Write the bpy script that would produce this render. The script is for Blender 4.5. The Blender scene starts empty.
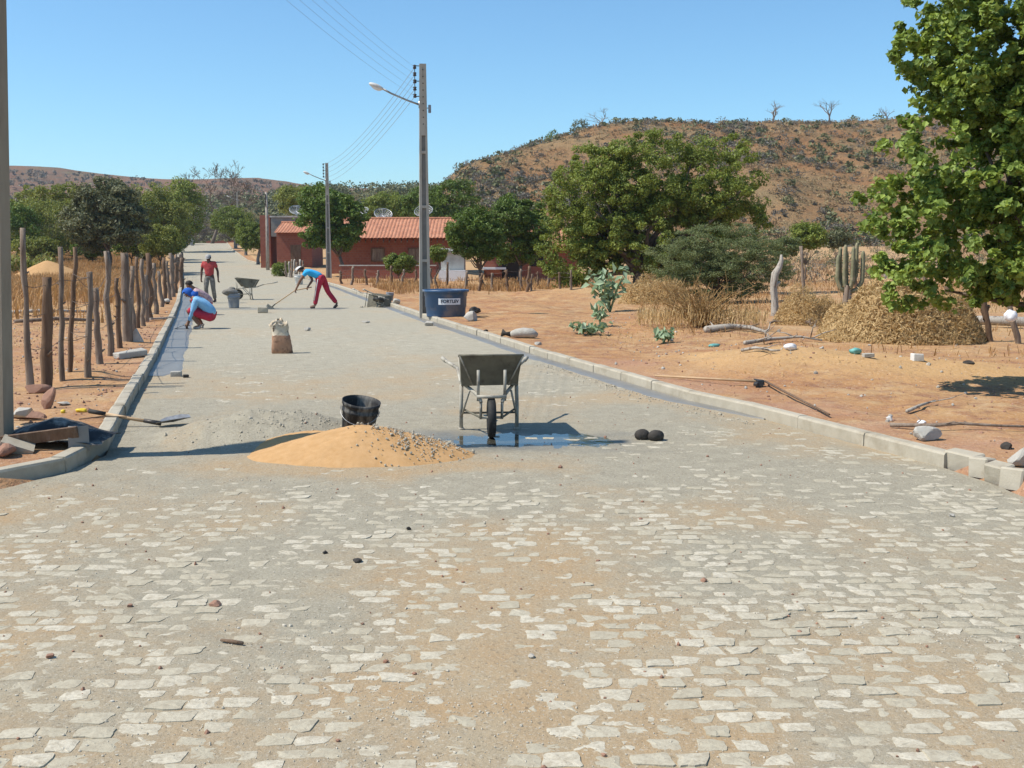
import bpy, math, random
import numpy as np
from mathutils import Vector, Matrix
random.seed(7); rng = np.random.default_rng(11)
SC = bpy.context.scene; C = SC.collection
R = math.radians
# ------------------------------------------------------------------ camera geometry
F = 1100.0; H0 = 251.0; CH = 1.75
TH = math.atan((384-H0)/F); CT, ST = math.cos(TH), math.sin(TH)
def ray(px, py):
    u = (px-512)/F; v = (384-py)/F
    return np.array([u, CT+v*ST, -ST+v*CT])
def G(px, py, z=0.0):
    d = ray(px, py); t = (z-CH)/d[2]
    return (d[0]*t, d[1]*t, z)
def A(px, py, Y):
    d = ray(px, py); t = Y/d[1]
    return (d[0]*t, Y, CH+d[2]*t)
def XA(px, Y, z=0.0):
    return (px-512)/F*(Y*CT-(z-CH)*ST)
# ------------------------------------------------------------------ noise
def _h(ix, iy, s):
    n = (ix.astype(np.int64)*374761393 + iy.astype(np.int64)*668265263 + s*974634777) & 0x7fffffff
    n = ((n ^ (n >> 13))*1274126177) & 0x7fffffff
    return ((n ^ (n >> 16)) & 0xffff)/65535.0
def vnoise(x, y, s=0):
    x = np.asarray(x, float); y = np.asarray(y, float)
    ix = np.floor(x); iy = np.floor(y); fx = x-ix; fy = y-iy
    fx = fx*fx*(3-2*fx); fy = fy*fy*(3-2*fy)
    a = _h(ix, iy, s); b = _h(ix+1, iy, s); c = _h(ix, iy+1, s); d = _h(ix+1, iy+1, s)
    return (a*(1-fx)+b*fx)*(1-fy)+(c*(1-fx)+d*fx)*fy
def fbm(x, y, s=0, o=4):
    t = 0; a = .5; k = 1
    for i in range(o):
        t = t+a*(vnoise(np.asarray(x)*k+i*17.3, np.asarray(y)*k-i*9.1, s+i)-.5)*2; a *= .5; k *= 2.03
    return t
# ------------------------------------------------------------------ ground profile
BY = [-500, 0, 60, 76, 108, 132, 170, 250, 3000]; BZ = [0, 0, 0, .16, .77, 1.8, 2.95, 3.1, 3.1]
def base(y): return np.interp(y, BY, BZ)
def mkedge(pts): 
    pts = sorted(pts, key=lambda p: p[1]); return np.array([p[0] for p in pts]), np.array([p[1] for p in pts])
LE = mkedge([(-9.5, -60), (-9.5, 3), (-8, 5), (-5.6, 6.3), (-4.35, 7.3), G(0, 490)[:2], G(63, 474)[:2], G(106, 456)[:2]] +
            [G(px, py, .13)[:2] for px, py in ((119, 414), (142, 376), (157, 351), (175, 313), (180, 301))] +
            [(XA(183, 60), 60), (XA(183, 76), 76), (XA(180, 108), 108), (XA(178, 132), 132), (XA(193, 170), 170), (XA(196, 200), 200)])
RE = mkedge([(8, -60), (8, 3), (5.6, 5.4), (4.2, 6.8)] +
            [G(px, py)[:2] for px, py in ((1024, 497), (992, 484), (917, 459), (850, 443), (740, 413), (682, 400), (620, 381), (542, 358), (480, 337), (424, 319), (377, 302), (336, 287), (299, 277))] +
            [(XA(247, 108), 108), (XA(233, 132), 132), (XA(227, 170), 170), (XA(228, 200), 200)])
def XL(y): return np.interp(y, LE[1], LE[0])
def XR(y): return np.interp(y, RE[1], RE[0])
KW = .13
MOUNDS = []  # x, y, rx, ry, h  : low banks of soil or sand
def mnd(px, py, rx, ry, h): g = G(px, py); MOUNDS.append((g[0], g[1], rx, ry, h))
mnd(800, 372, 1.5, 1.3, .16); mnd(880, 378, 1.9, 1.2, .12); mnd(740, 370, 1.0, 1.6, .08); mnd(980, 380, 1.6, 1.1, .06)
mnd(620, 302, 3.0, 2.0, .35); mnd(690, 330, 1.5, 2.2, .10); mnd(85, 385, .7, .6, .10); mnd(140, 345, .5, 1.5, .05)
mnd(545, 300, 2.5, 1.6, .18); mnd(530, 322, 1.2, 2, .08)
def gz(x, y):
    x = np.asarray(x, float); y = np.asarray(y, float)
    b = base(y)
    dl = XL(y)-x; dr = x-XR(y)
    d = np.maximum(dl, dr)
    out = np.clip((d)/.1, 0, 1)
    z = b-.10+out*.20
    amp = np.clip(d/1.2, 0, 1)*(1+np.clip(y/60, 0, 2))
    z = z+amp*(.055*fbm(x*.45, y*.45, 3, 3)+.028*fbm(x*2.3, y*2.3, 5, 4))*np.where(out > 0, 1, 0)
    for mx, my, rx, ry, h in MOUNDS:
        q = ((x-mx)/rx)**2+((y-my)/ry)**2
        z = z+np.where(d > 0, 1, 0)*np.clip(d/.5, 0, 1)*h*np.exp(-q*1.2)*(1+.25*fbm(x*3, y*3, 9, 3))
    return z
def surf(x, y):
    return np.where((x > XL(y)) & (x < XR(y)), base(y), gz(x, y))
def gzz(x, y): return float(gz(x, y))
def on(px, py, zoff=0):
    """point of the ground seen at that pixel"""
    d = ray(px, py); ys = _ON
    for k in range(2):
        t = ys/d[1]; z = CH+d[2]*t; gnd = surf(d[0]*t, ys)+zoff
        hit = np.nonzero(z <= gnd)[0]; i = int(hit[0]) if len(hit) else len(ys)-1
        if k == 0: ys = np.linspace(ys[max(i-1, 0)], ys[i], 24)
    return (float(d[0]*t[i]), float(ys[i]), float(z[i]))
_ON = [3.0]
while _ON[-1] < 400: _ON.append(_ON[-1]*1.006+.01)
_ON = np.array(_ON)
# ------------------------------------------------------------------ mesh helpers
class MB:
    def __init__(s): s.v = []; s.f = []; s.n = 0; s.fm = []; s.att = []
    def add(s, V, Fc, m=0, att=None):
        V = np.asarray(V, float).reshape(-1, 3)
        s.v.append(V)
        for f in Fc: s.f.append(tuple(int(i)+s.n for i in f)); s.fm.append(m)
        s.att.append(np.zeros(len(V)) if att is None else np.broadcast_to(att, (len(V),)))
        s.n += len(V); return s
    def box(s, c, d, rot=None, m=0, bev=0, jit=0):
        x, y, z = d[0]/2, d[1]/2, d[2]/2
        V = np.array([(a*x, b*y, e*z) for a in (-1, 1) for b in (-1, 1) for e in (-1, 1)])
        if jit: V = V+rng.uniform(-jit, jit, V.shape)
        if bev:
            return s._bevbox(V, c, rot, m, bev)
        V = V @ rotm(rot).T+np.array(c)
        return s.add(V, [(0, 1, 3, 2), (4, 6, 7, 5), (0, 4, 5, 1), (2, 3, 7, 6), (0, 2, 6, 4), (1, 5, 7, 3)], m)
    def _bevbox(s, V, c, rot, m, b):
        # each corner becomes three vertices: a chamfered box
        sg = np.sign(V); out = []
        for i in range(8):
            for ax in range(3):
                p = V[i].copy()
                for k in range(3):
                    if k != ax: p[k] -= sg[i][k]*b
                out.append(p)
        idx = lambda i, ax: i*3+ax
        F_ = []
        for ax, fs in ((0, [(0, 1, 3, 2), (4, 6, 7, 5)]), (1, [(0, 4, 5, 1), (2, 3, 7, 6)]), (2, [(0, 2, 6, 4), (1, 5, 7, 3)])):
            for f in fs: F_.append([idx(i, ax) for i in f])
        for i in range(8):
            for j in range(i+1, 8):
                df = [k for k in range(3) if sg[i][k] != sg[j][k]]
                if len(df) == 1:
                    a, b2 = [k for k in range(3) if k != df[0]]
                    F_.append([idx(i, a), idx(j, a), idx(j, b2), idx(i, b2)])
            F_.append([idx(i, 0), idx(i, 1), idx(i, 2)])
        W = np.array(out) @ rotm(rot).T+np.array(c)
        return s.add(W, F_, m)
    def tube(s, pts, rad, n=8, m=0, cap=True, jit=0, att=None):
        pts = [np.array(p, float) for p in pts]
        if np.isscalar(rad): rad = [rad]*len(pts)
        V = []; pr = None
        for i, p in enumerate(pts):
            t = pts[min(i+1, len(pts)-1)]-pts[max(i-1, 0)]
            t = t/(np.linalg.norm(t)+1e-9)
            if pr is None:
                a = np.array([0, 0, 1.]) if abs(t[2]) < .9 else np.array([1., 0, 0])
                u = np.cross(t, a)
            else: u = pr-t*np.dot(pr, t)
            u = u/(np.linalg.norm(u)+1e-9); w = np.cross(t, u); pr = u
            for k in range(n):
                an = 2*math.pi*k/n; r = rad[i]*(1+(random.uniform(-jit, jit) if jit else 0))
                V.append(p+r*(math.cos(an)*u+math.sin(an)*w))
        F_ = [(i*n+k, i*n+(k+1) % n, (i+1)*n+(k+1) % n, (i+1)*n+k) for i in range(len(pts)-1) for k in range(n)]
        if cap: F_ += [tuple(range(n))[::-1], tuple((len(pts)-1)*n+k for k in range(n))]
        return s.add(V, F_, m, att)
    def lathe(s, prof, n=24, c=(0, 0, 0), rot=None, m=0, sx=1, sy=1):
        V = []
        for r, z in prof:
            for k in range(n):
                a = 2*math.pi*k/n; V.append((r*math.cos(a)*sx, r*math.sin(a)*sy, z))
        V = np.array(V) @ rotm(rot).T+np.array(c)
        F_ = [(i*n+k, i*n+(k+1) % n, (i+1)*n+(k+1) % n, (i+1)*n+k) for i in range(len(prof)-1) for k in range(n)]
        return s.add(V, F_, m)
    def blob(s, c, r, amp=.2, seed=0, sub=2, rot=None, m=0, fr=1.7):
        V, F_ = ico(sub); r = np.array(r if hasattr(r, '__len__') else (r, r, r), float)
        k = 1+amp*(fbm(V[:, 0]*fr+seed*3.1+V[:, 2]*1.3, V[:, 1]*fr-seed+V[:, 2]*.9, seed, 3))
        W = (V*k[:, None]*r) @ rotm(rot).T+np.array(c)
        return s.add(W, F_, m)
    def rock(s, c, r, seed=0, rot=None, m=0, cuts=11):
        V, F_ = ico(3); V = V.copy(); rs = np.random.default_rng(seed+100)
        for k in range(cuts):
            n = rs.normal(size=3); n /= np.linalg.norm(n); d = rs.uniform(.45, .85)
            e = np.maximum(V @ n-d, 0); V = V-e[:, None]*n
        V = V*(1+.03*fbm(V[:, 0]*4+seed, V[:, 1]*4+V[:, 2]*3, seed, 2))[:, None]
        return s.add((V*np.array(r)*1.15) @ rotm(rot).T+np.array(c), F_, m)
    def build(s, name, mats, parent=None, smooth=False, attn=None, loc=None):
        V = np.vstack(s.v) if s.v else np.zeros((0, 3))
        me = bpy.data.meshes.new(name)
        if loc is not None: V = V-np.array(loc)
        me.from_pydata(V.tolist(), [], s.f)
        for mt in (mats if isinstance(mats, (list, tuple)) else [mats]): me.materials.append(mt)
        if any(s.fm): me.polygons.foreach_set('material_index', s.fm)
        if smooth: me.polygons.foreach_set('use_smooth', [True]*len(me.polygons))
        if attn:
            a = me.attributes.new(attn, 'FLOAT', 'POINT'); a.data.foreach_set('value', np.concatenate(s.att).astype(np.float32))
        me.update()
        o = bpy.data.objects.new(name, me); C.objects.link(o); o.parent = parent
        if loc is not None: o.location = loc
        return o
def rotm(r):
    if r is None: return np.eye(3)
    if isinstance(r, np.ndarray): return r
    from mathutils import Euler
    return np.array(Euler(r, 'XYZ').to_matrix())
_ico = {}
def ico(sub):
    if sub in _ico: return _ico[sub]
    import bmesh
    bm = bmesh.new(); bmesh.ops.create_icosphere(bm, subdivisions=sub, radius=1)
    V = np.array([v.co[:] for v in bm.verts]); F_ = [tuple(v.index for v in f.verts) for f in bm.faces]; bm.free()
    _ico[sub] = (V, F_); return _ico[sub]
def bigmesh(name, V, Q, mats, parent=None, smooth=True, atts=None, mi=None, loc=None):
    """fast mesh from numpy arrays, Q (n,k) faces of equal size or list of such arrays"""
    Qs = Q if isinstance(Q, list) else [Q]
    me = bpy.data.meshes.new(name); V = np.asarray(V, np.float32)
    if loc is not None: V = V-np.array(loc, np.float32)
    me.vertices.add(len(V)); me.vertices.foreach_set('co', V.ravel())
    idx = np.concatenate([q.ravel() for q in Qs]).astype(np.int32)
    cnt = np.concatenate([np.full(len(q), q.shape[1]) for q in Qs]).astype(np.int32)
    st = np.concatenate([[0], np.cumsum(cnt)[:-1]]).astype(np.int32)
    me.loops.add(len(idx)); me.loops.foreach_set('vertex_index', idx)
    me.polygons.add(len(cnt)); me.polygons.foreach_set('loop_start', st)
    try: me.polygons.foreach_set('loop_total', cnt)
    except Exception: pass
    for mt in (mats if isinstance(mats, (list, tuple)) else [mats]): me.materials.append(mt)
    if mi is not None: me.polygons.foreach_set('material_index', np.asarray(mi, np.int32))
    me.polygons.foreach_set('use_smooth', np.full(len(cnt), smooth) if mi is None else np.asarray(mi) == 0)
    for k, a in (atts or {}).items():
        at = me.attributes.new(k, 'FLOAT', 'POINT'); at.data.foreach_set('value', np.asarray(a, np.float32))
    me.update(calc_edges=True); me.validate()
    o = bpy.data.objects.new(name, me); C.objects.link(o); o.parent = parent
    if loc is not None: o.location = loc
    return o
def gridq(nr, nc):
    i = np.arange((nr-1)*nc).reshape(nr-1, nc)[:, :-1].ravel()
    return np.stack([i, i+1, i+nc+1, i+nc], 1)
def thing(name, label, cat, loc=(0, 0, 0), rotz=0, group=None):
    o = bpy.data.objects.new(name, None); C.objects.link(o); o.location = loc; o.rotation_euler = (0, 0, rotz)
    o.empty_display_size = .1
    return tag(o, label, cat, group)
def tag(o, label, cat, group=None):
    o['label'] = label; o['category'] = cat
    if group: o['group'] = group
    return o
def struct(o, kind='structure'): o['kind'] = kind; return o
def copytree(o, parent=None):
    c = o.copy(); C.objects.link(c); c.parent = parent
    for ch in list(o.children): copytree(ch, c)
    return c
# ------------------------------------------------------------------ materials
def newmat(name):
    m = bpy.data.materials.new(name); m.use_nodes = True; nt = m.node_tree
    return m, nt, nt.nodes['Principled BSDF']
def N(nt, t, **k):
    n = nt.nodes.new(t)
    for a, b in k.items():
        if a in n.inputs.keys(): n.inputs[a].default_value = b
        else: setattr(n, a, b)
    return n
def noise(nt, vec, scale, detail=5, rough=.6):
    n = N(nt, 'ShaderNodeTexNoise'); n.inputs['Scale'].default_value = scale; n.inputs['Detail'].default_value = detail
    n.inputs['Roughness'].default_value = rough; nt.links.new(vec, n.inputs['Vector']); return n.outputs['Fac']
def ramp(nt, fac, a, b, ca=0., cb=1.):
    n = N(nt, 'ShaderNodeMapRange'); n.inputs[1].default_value = a; n.inputs[2].default_value = b
    n.inputs[3].default_value = ca; n.inputs[4].default_value = cb; nt.links.new(fac, n.inputs[0]); return n.outputs[0]
def mixc(nt, fac, a, b, mode='MIX'):
    n = N(nt, 'ShaderNodeMix', data_type='RGBA', blend_type=mode)
    for sock, v in ((n.inputs[0], fac), (n.inputs[6], a), (n.inputs[7], b)):
        if isinstance(v, (int, float)): sock.default_value = v
        elif isinstance(v, (tuple, list)): sock.default_value = (*v[:3], 1)
        else: nt.links.new(v, sock)
    return n.outputs[2]
def math_(nt, op, a, b=0.):
    n = N(nt, 'ShaderNodeMath', operation=op)
    for s_, v in ((n.inputs[0], a), (n.inputs[1], b)):
        if isinstance(v, (int, float)): s_.default_value = v
        else: nt.links.new(v, s_)
    return n.outputs[0]
def bump(nt, fac, strength, dist, bs, prev=None):
    n = N(nt, 'ShaderNodeBump'); n.inputs['Strength'].default_value = strength; n.inputs['Distance'].default_value = dist
    nt.links.new(fac, n.inputs['Height'])
    if prev is not None: nt.links.new(prev, n.inputs['Normal'])
    if bs is not None: nt.links.new(n.outputs[0], bs.inputs['Normal'])
    return n.outputs[0]
def coord(nt, kind='obj', stretch=None):
    if kind == 'world': v = N(nt, 'ShaderNodeNewGeometry').outputs['Position']
    else: v = N(nt, 'ShaderNodeTexCoord').outputs['Object']
    if stretch:
        mp = N(nt, 'ShaderNodeMapping'); mp.inputs['Scale'].default_value = stretch; nt.links.new(v, mp.inputs[0]); v = mp.outputs[0]
    return v
def nm(name, c1, c2, scale=5, rough=.85, c3=None, s3=1.5, t3=(.5, .7), bmp=.4, bs=30, bd=.01, kind='obj', stretch=None, metal=0, spec=.3, rr=None):
    m, nt, b = newmat(name); v = coord(nt, kind, stretch)
    col = mixc(nt, ramp(nt, noise(nt, v, scale), .3, .7), c1, c2)
    if c3 is not None: col = mixc(nt, ramp(nt, noise(nt, v, s3, 6, .65), *t3), col, c3)
    nt.links.new(col, b.inputs['Base Color']); b.inputs['Roughness'].default_value = rough
    b.inputs['Metallic'].default_value = metal; b.inputs['Specular IOR Level'].default_value = spec
    if bmp: bump(nt, noise(nt, v, bs, 6, .65), bmp, bd, b)
    return m
def leafmat(name, dark, light, accent=None, trans=.3, rough=.55, ta=(.93, .96)):
    m, nt, b = newmat(name)
    at = N(nt, 'ShaderNodeAttribute', attribute_name='tint').outputs['Fac']
    col = mixc(nt, at, dark, light)
    if accent: col = mixc(nt, ramp(nt, at, *ta), col, accent)
    nt.links.new(col, b.inputs['Base Color']); b.inputs['Roughness'].default_value = rough; b.inputs['Specular IOR Level'].default_value = .35
    tr = N(nt, 'ShaderNodeBsdfTranslucent'); nt.links.new(mixc(nt, .5, col, (light[0]*1.6, light[1]*1.5, light[2])), tr.inputs['Color'])
    mx = N(nt, 'ShaderNodeMixShader'); mx.inputs[0].default_value = trans
    nt.links.new(b.outputs[0], mx.inputs[1]); nt.links.new(tr.outputs[0], mx.inputs[2])
    nt.links.new(mx.outputs[0], nt.nodes['Material Output'].inputs['Surface'])
    return m
M = {}
M['concrete'] = nm('concrete', (.37, .325, .245), (.46, .41, .32), 6, c3=(.27, .22, .15), s3=2.5, t3=(.52, .75), bmp=.5, bs=60, bd=.006, kind='world')
M['pole'] = nm('pole_concrete', (.36, .32, .26), (.46, .42, .35), 4, c3=(.27, .24, .2), s3=3, t3=(.5, .8), bmp=.3, bs=40, bd=.004, stretch=(1, 1, .3))
M['pole_near'] = nm('shaded_brown_concrete', (.25, .21, .155), (.33, .285, .215), 4, c3=(.19, .155, .11), s3=3, t3=(.5, .8), bmp=.4, bs=40, bd=.006, stretch=(1, 1, .3))  # darker, browner pole concrete: the near post's shaded side put into the colour
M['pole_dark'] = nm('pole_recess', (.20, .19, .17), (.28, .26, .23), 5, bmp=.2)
M['wood'] = nm('weathered_wood', (.13, .09, .065), (.25, .185, .135), 3, c3=(.33, .27, .215), s3=2, t3=(.45, .7), bmp=.8, bs=14, bd=.012, stretch=(6, 6, .8))
M['wood_dark'] = nm('brown_wood', (.11, .065, .04), (.21, .135, .085), 3, c3=(.27, .21, .16), s3=2, t3=(.55, .8), bmp=.8, bs=14, bd=.012, stretch=(6, 6, .8))
M['wood_pale'] = nm('bleached_wood', (.33, .29, .24), (.50, .46, .40), 3, c3=(.17, .13, .10), s3=3, t3=(.50, .62), bmp=.8, bs=14, bd=.012, stretch=(5, 5, .8))
M['bark'] = nm('bark', (.10, .075, .055), (.19, .15, .12), 8, bmp=.8, bs=20, bd=.02)
M['barkgrey'] = nm('grey_bark', (.20, .17, .145), (.30, .265, .235), 8, bmp=.6, bs=20, bd=.02)
M['cement_metal'] = nm('cement_caked_metal', (.125, .115, .085), (.19, .175, .13), 7, rough=.8, c3=(.07, .06, .045), s3=4, t3=(.52, .68), bmp=.6, bs=35, bd=.004)
M['cement_pale'] = nm('cement_splashed_tube', (.34, .31, .25), (.45, .42, .35), 9, rough=.8, c3=(.16, .13, .10), s3=6, t3=(.52, .68), bmp=.5, bs=45, bd=.003)
M['rubber'] = nm('rubber', (.018, .018, .018), (.04, .038, .034), 9, rough=.7, c3=(.13, .12, .10), s3=6, t3=(.55, .75), bmp=.3, bs=60, bd=.003)
M['black_plastic'] = nm('black_plastic', (.016, .016, .017), (.035, .034, .033), 6, rough=.7, c3=(.30, .28, .24), s3=5, t3=(.50, .72), bmp=.2, bs=40, bd=.002, stretch=(1.6, 1.6, .5))
M['grey_plastic'] = nm('grey_plastic', (.20, .22, .25), (.28, .30, .33), 6, rough=.5, c3=(.42, .41, .38), s3=4, t3=(.5, .7), bmp=.2)
M['white_plastic'] = nm('white_plastic', (.62, .60, .55), (.72, .70, .66), 6, rough=.5, c3=(.40, .36, .30), s3=4, t3=(.5, .75), bmp=.1)
M['tank'] = nm('blue_tank_plastic', (.035, .085, .17), (.05, .11, .21), 3, rough=.45, c3=(.20, .19, .19), s3=1.6, t3=(.48, .66), bmp=.15)
M['tank_in'] = nm('tank_inside', (.03, .07, .13), (.05, .09, .16), 3, rough=.6, bmp=.1)
M['white_paint'] = nm('white_paint', (.74, .74, .74), (.8, .8, .8), 5, rough=.6, bmp=0)
M['ink'] = nm('dark_ink', (.015, .02, .04), (.02, .025, .045), 5, rough=.6, bmp=0)
M['steel'] = nm('worn_steel', (.30, .30, .30), (.42, .42, .41), 8, rough=.42, metal=.8, c3=(.2, .17, .14), s3=5, bmp=.2)
M['dark_steel'] = nm('dark_steel', (.06, .055, .05), (.11, .10, .09), 8, rough=.5, metal=.5, bmp=.2)
M['tan_wood'] = nm('tool_handle_wood', (.42, .27, .14), (.52, .36, .21), 6, rough=.6, bmp=.2)
M['rock_red'] = nm('red_rock', (.28, .15, .10), (.38, .22, .15), 8, c3=(.22, .11, .07), bmp=.8, bs=25, bd=.01)
M['rock'] = nm('grey_rock', (.36, .33, .28), (.50, .47, .41), 9, c3=(.26, .22, .17), bmp=.8, bs=30, bd=.01)
M['rock_dark'] = nm('dark_wet_lump', (.03, .026, .022), (.065, .055, .045), 9, rough=.8, bmp=.8, bs=25, bd=.01)
M['sandpile'] = nm('orange_sand', (.47, .275, .12), (.54, .33, .16), 14, rough=.95, c3=(.41, .235, .10), s3=3, t3=(.5, .8), bmp=.55, bs=160, bd=.006, kind='world', spec=.1)
M['fence_wire'] = nm('rusty_fence_wire', (.12, .09, .07), (.17, .14, .12), 6, rough=.8, bmp=0)
M['insulator'] = nm('dark_insulator', (.05, .04, .035), (.08, .06, .05), 6, rough=.3, bmp=0)
M['wire'] = nm('power_cable', (.22, .23, .25), (.28, .29, .31), 6, rough=.6, bmp=0)
M['glass_lamp'] = nm('lamp_glass', (.70, .72, .74), (.75, .77, .8), 6, rough=.15, bmp=0, spec=.8)
M['skin'] = nm('skin', (.20, .10, .06), (.25, .13, .08), 12, rough=.55, bmp=.1)
M['skin_dark'] = nm('dark_skin', (.075, .038, .025), (.10, .052, .034), 12, rough=.5, bmp=.1)
def cloth(n, a, b, **k): return nm(n, a, b, 9, rough=.9, bmp=.9, bs=9, bd=.03, **k)
M['hair'] = nm('dark_hair', (.015, .012, .01), (.03, .024, .02), 30, rough=.7, bmp=.5, bs=80, bd=.004)
M['eye'] = nm('eye_dark', (.02, .015, .01), (.03, .02, .015), 5, rough=.2, bmp=0)
M['shirt_red'] = cloth('red_shirt_cloth', (.42, .055, .055), (.52, .085, .08), c3=(.62, .30, .30), s3=6, t3=(.62, .75))
M['shirt_blue'] = cloth('pale_blue_shirt_cloth', (.19, .43, .66), (.27, .52, .74))
M['tee_blue'] = cloth('bright_blue_tee_cloth', (.03, .36, .68), (.05, .43, .76))
M['shirt_pink'] = cloth('faded_pink_shirt_cloth', (.46, .30, .30), (.58, .42, .42), c3=(.28, .16, .22), s3=22, t3=(.5, .6))
M['pants_red'] = cloth('red_trouser_cloth', (.40, .025, .05), (.50, .04, .07))
M['pants_grey'] = cloth('grey_brown_trouser_cloth', (.16, .145, .12), (.24, .22, .19), c3=(.42, .38, .33), s3=7, t3=(.56, .7))
M['cap_blue'] = cloth('deep_blue_cloth', (.02, .10, .42), (.03, .14, .5))
M['cap_white'] = cloth('white_cloth', (.70, .68, .64), (.78, .76, .72))
M['cap_grey'] = cloth('grey_cap_cloth', (.34, .32, .30), (.44, .42, .40))
M['shoe'] = nm('dusty_shoe', (.30, .28, .25), (.42, .40, .37), 9, rough=.8, bmp=.3)
M['shoe_dark'] = nm('dark_shoe', (.07, .05, .04), (.12, .09, .07), 9, rough=.7, bmp=.3)
M['brick'] = None
M['plaster'] = nm('grey_plaster', (.44, .42, .37), (.54, .52, .46), 3, c3=(.30, .27, .22), s3=1, t3=(.5, .7), bmp=.3)
M['dark_void'] = nm('dark_opening', (.03, .025, .02), (.045, .035, .03), 3, bmp=0)
M['paperbag'] = nm('brown_paper_bag', (.36, .19, .11), (.46, .27, .17), 7, rough=.85, c3=(.20, .11, .07), s3=9, t3=(.5, .64), bmp=.8, bs=12, bd=.02)
M['paperpale'] = nm('pale_bag_paper', (.50, .41, .29), (.66, .57, .44), 9, rough=.85, c3=(.13, .09, .06), s3=7, t3=(.56, .62), bmp=.8, bs=14, bd=.02)
M['yellow'] = nm('yellow_plastic', (.75, .52, .03), (.85, .62, .06), 5, rough=.5, bmp=.1)
M['teal'] = nm('teal_plastic', (.10, .33, .31), (.18, .42, .38), 5, rough=.5, bmp=.2)
M['whitebag'] = nm('white_plastic_film', (.72, .72, .74), (.80, .80, .82), 5, rough=.4, bmp=.6, bs=15, bd=.02)
M['mortar'] = nm('smooth_fresh_mortar', (.175, .165, .145), (.225, .215, .19), 2.5, rough=.45, c3=(.30, .28, .24), s3=1.1, t3=(.55, .75), bmp=.25, bs=14, bd=.004, kind='world', spec=.6)
M['cactus'] = nm('cactus_skin', (.15, .15, .085), (.27, .25, .15), 8, rough=.8, c3=(.36, .29, .19), s3=6, t3=(.52, .7), bmp=.3)
def brickmat():
    m, nt, b = newmat('red_brick'); v = coord(nt, 'obj')
    sx = N(nt, 'ShaderNodeSeparateXYZ'); nt.links.new(v, sx.inputs[0])
    cb = N(nt, 'ShaderNodeCombineXYZ'); nt.links.new(math_(nt, 'ADD', sx.outputs[0], sx.outputs[1]), cb.inputs[0]); nt.links.new(sx.outputs[2], cb.inputs[1])
    br = N(nt, 'ShaderNodeTexBrick'); nt.links.new(cb.outputs[0], br.inputs['Vector'])
    br.inputs['Color1'].default_value = (.25, .075, .045, 1); br.inputs['Color2'].default_value = (.33, .11, .06, 1); br.inputs['Mortar'].default_value = (.25, .14, .10, 1)
    br.inputs['Scale'].default_value = 1; br.inputs['Brick Width'].default_value = .22; br.inputs['Row Height'].default_value = .16; br.inputs['Mortar Size'].default_value = .012
    col = mixc(nt, ramp(nt, noise(nt, v, .9), .35, .7, 0, .6), br.outputs[0], (.25, .07, .045))
    nt.links.new(col, b.inputs['Base Color']); b.inputs['Roughness'].default_value = .9
    bump(nt, br.outputs['Fac'], -.5, .01, b); return m
M['brick'] = brickmat()
def tilemat():
    m, nt, b = newmat('clay_roof_tile'); v = coord(nt, 'obj')
    col = mixc(nt, ramp(nt, noise(nt, v, 1.6), .3, .7), (.42, .165, .085), (.54, .25, .14))
    col = mixc(nt, ramp(nt, noise(nt, v, 5, 5, .7), .45, .62, 0, .8), col, (.27, .115, .07))
    wv = N(nt, 'ShaderNodeTexWave', wave_type='BANDS', bands_direction='Y'); wv.inputs['Scale'].default_value = .9; nt.links.new(v, wv.inputs['Vector'])
    nt.links.new(col, b.inputs['Base Color']); b.inputs['Roughness'].default_value = .85
    bump(nt, wv.outputs['Fac'], .5, .03, b); return m
M['tile'] = tilemat()
# foliage
M['lf_fg'] = leafmat('leaf_foreground', (.07, .12, .02), (.31, .40, .075), (.42, .34, .16), .24, ta=(.965, .98))
M['lf_big'] = leafmat('leaf_broad_tree', (.09, .125, .018), (.30, .35, .065), None, .25)
M['lf_dark'] = leafmat('leaf_dark', (.06, .10, .016), (.18, .26, .045), None, .2)
M['lf_grey'] = leafmat('leaf_greyish', (.075, .09, .038), (.25, .25, .13), None, .2)
M['lf_yel'] = leafmat('leaf_yellowgreen', (.15, .18, .035), (.29, .31, .075), None, .3)
M['lf_aca'] = leafmat('leaf_fine_acacia', (.09, .12, .04), (.22, .25, .10), None, .25)
M['lf_twig'] = leafmat('twig_scrub', (.14, .12, .095), (.24, .21, .165), None, .1)
M['lf_milk'] = leafmat('leaf_milkweed', (.17, .26, .13), (.33, .42, .26), None, .2, rough=.45)
M['lf_ficus'] = leafmat('leaf_clipped_ficus', (.10, .14, .022), (.23, .28, .055), None, .25)
M['dry'] = leafmat('dry_leaf_straw', (.38, .245, .10), (.64, .47, .24), None, .2, rough=.8)
M['drygrass'] = leafmat('dry_grass_blade', (.30, .155, .065), (.50, .31, .14), None, .2, rough=.85)
M['scrub'] = leafmat('hill_scrub', (.15, .115, .085), (.13, .14, .055), None, .1, rough=.9)
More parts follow.
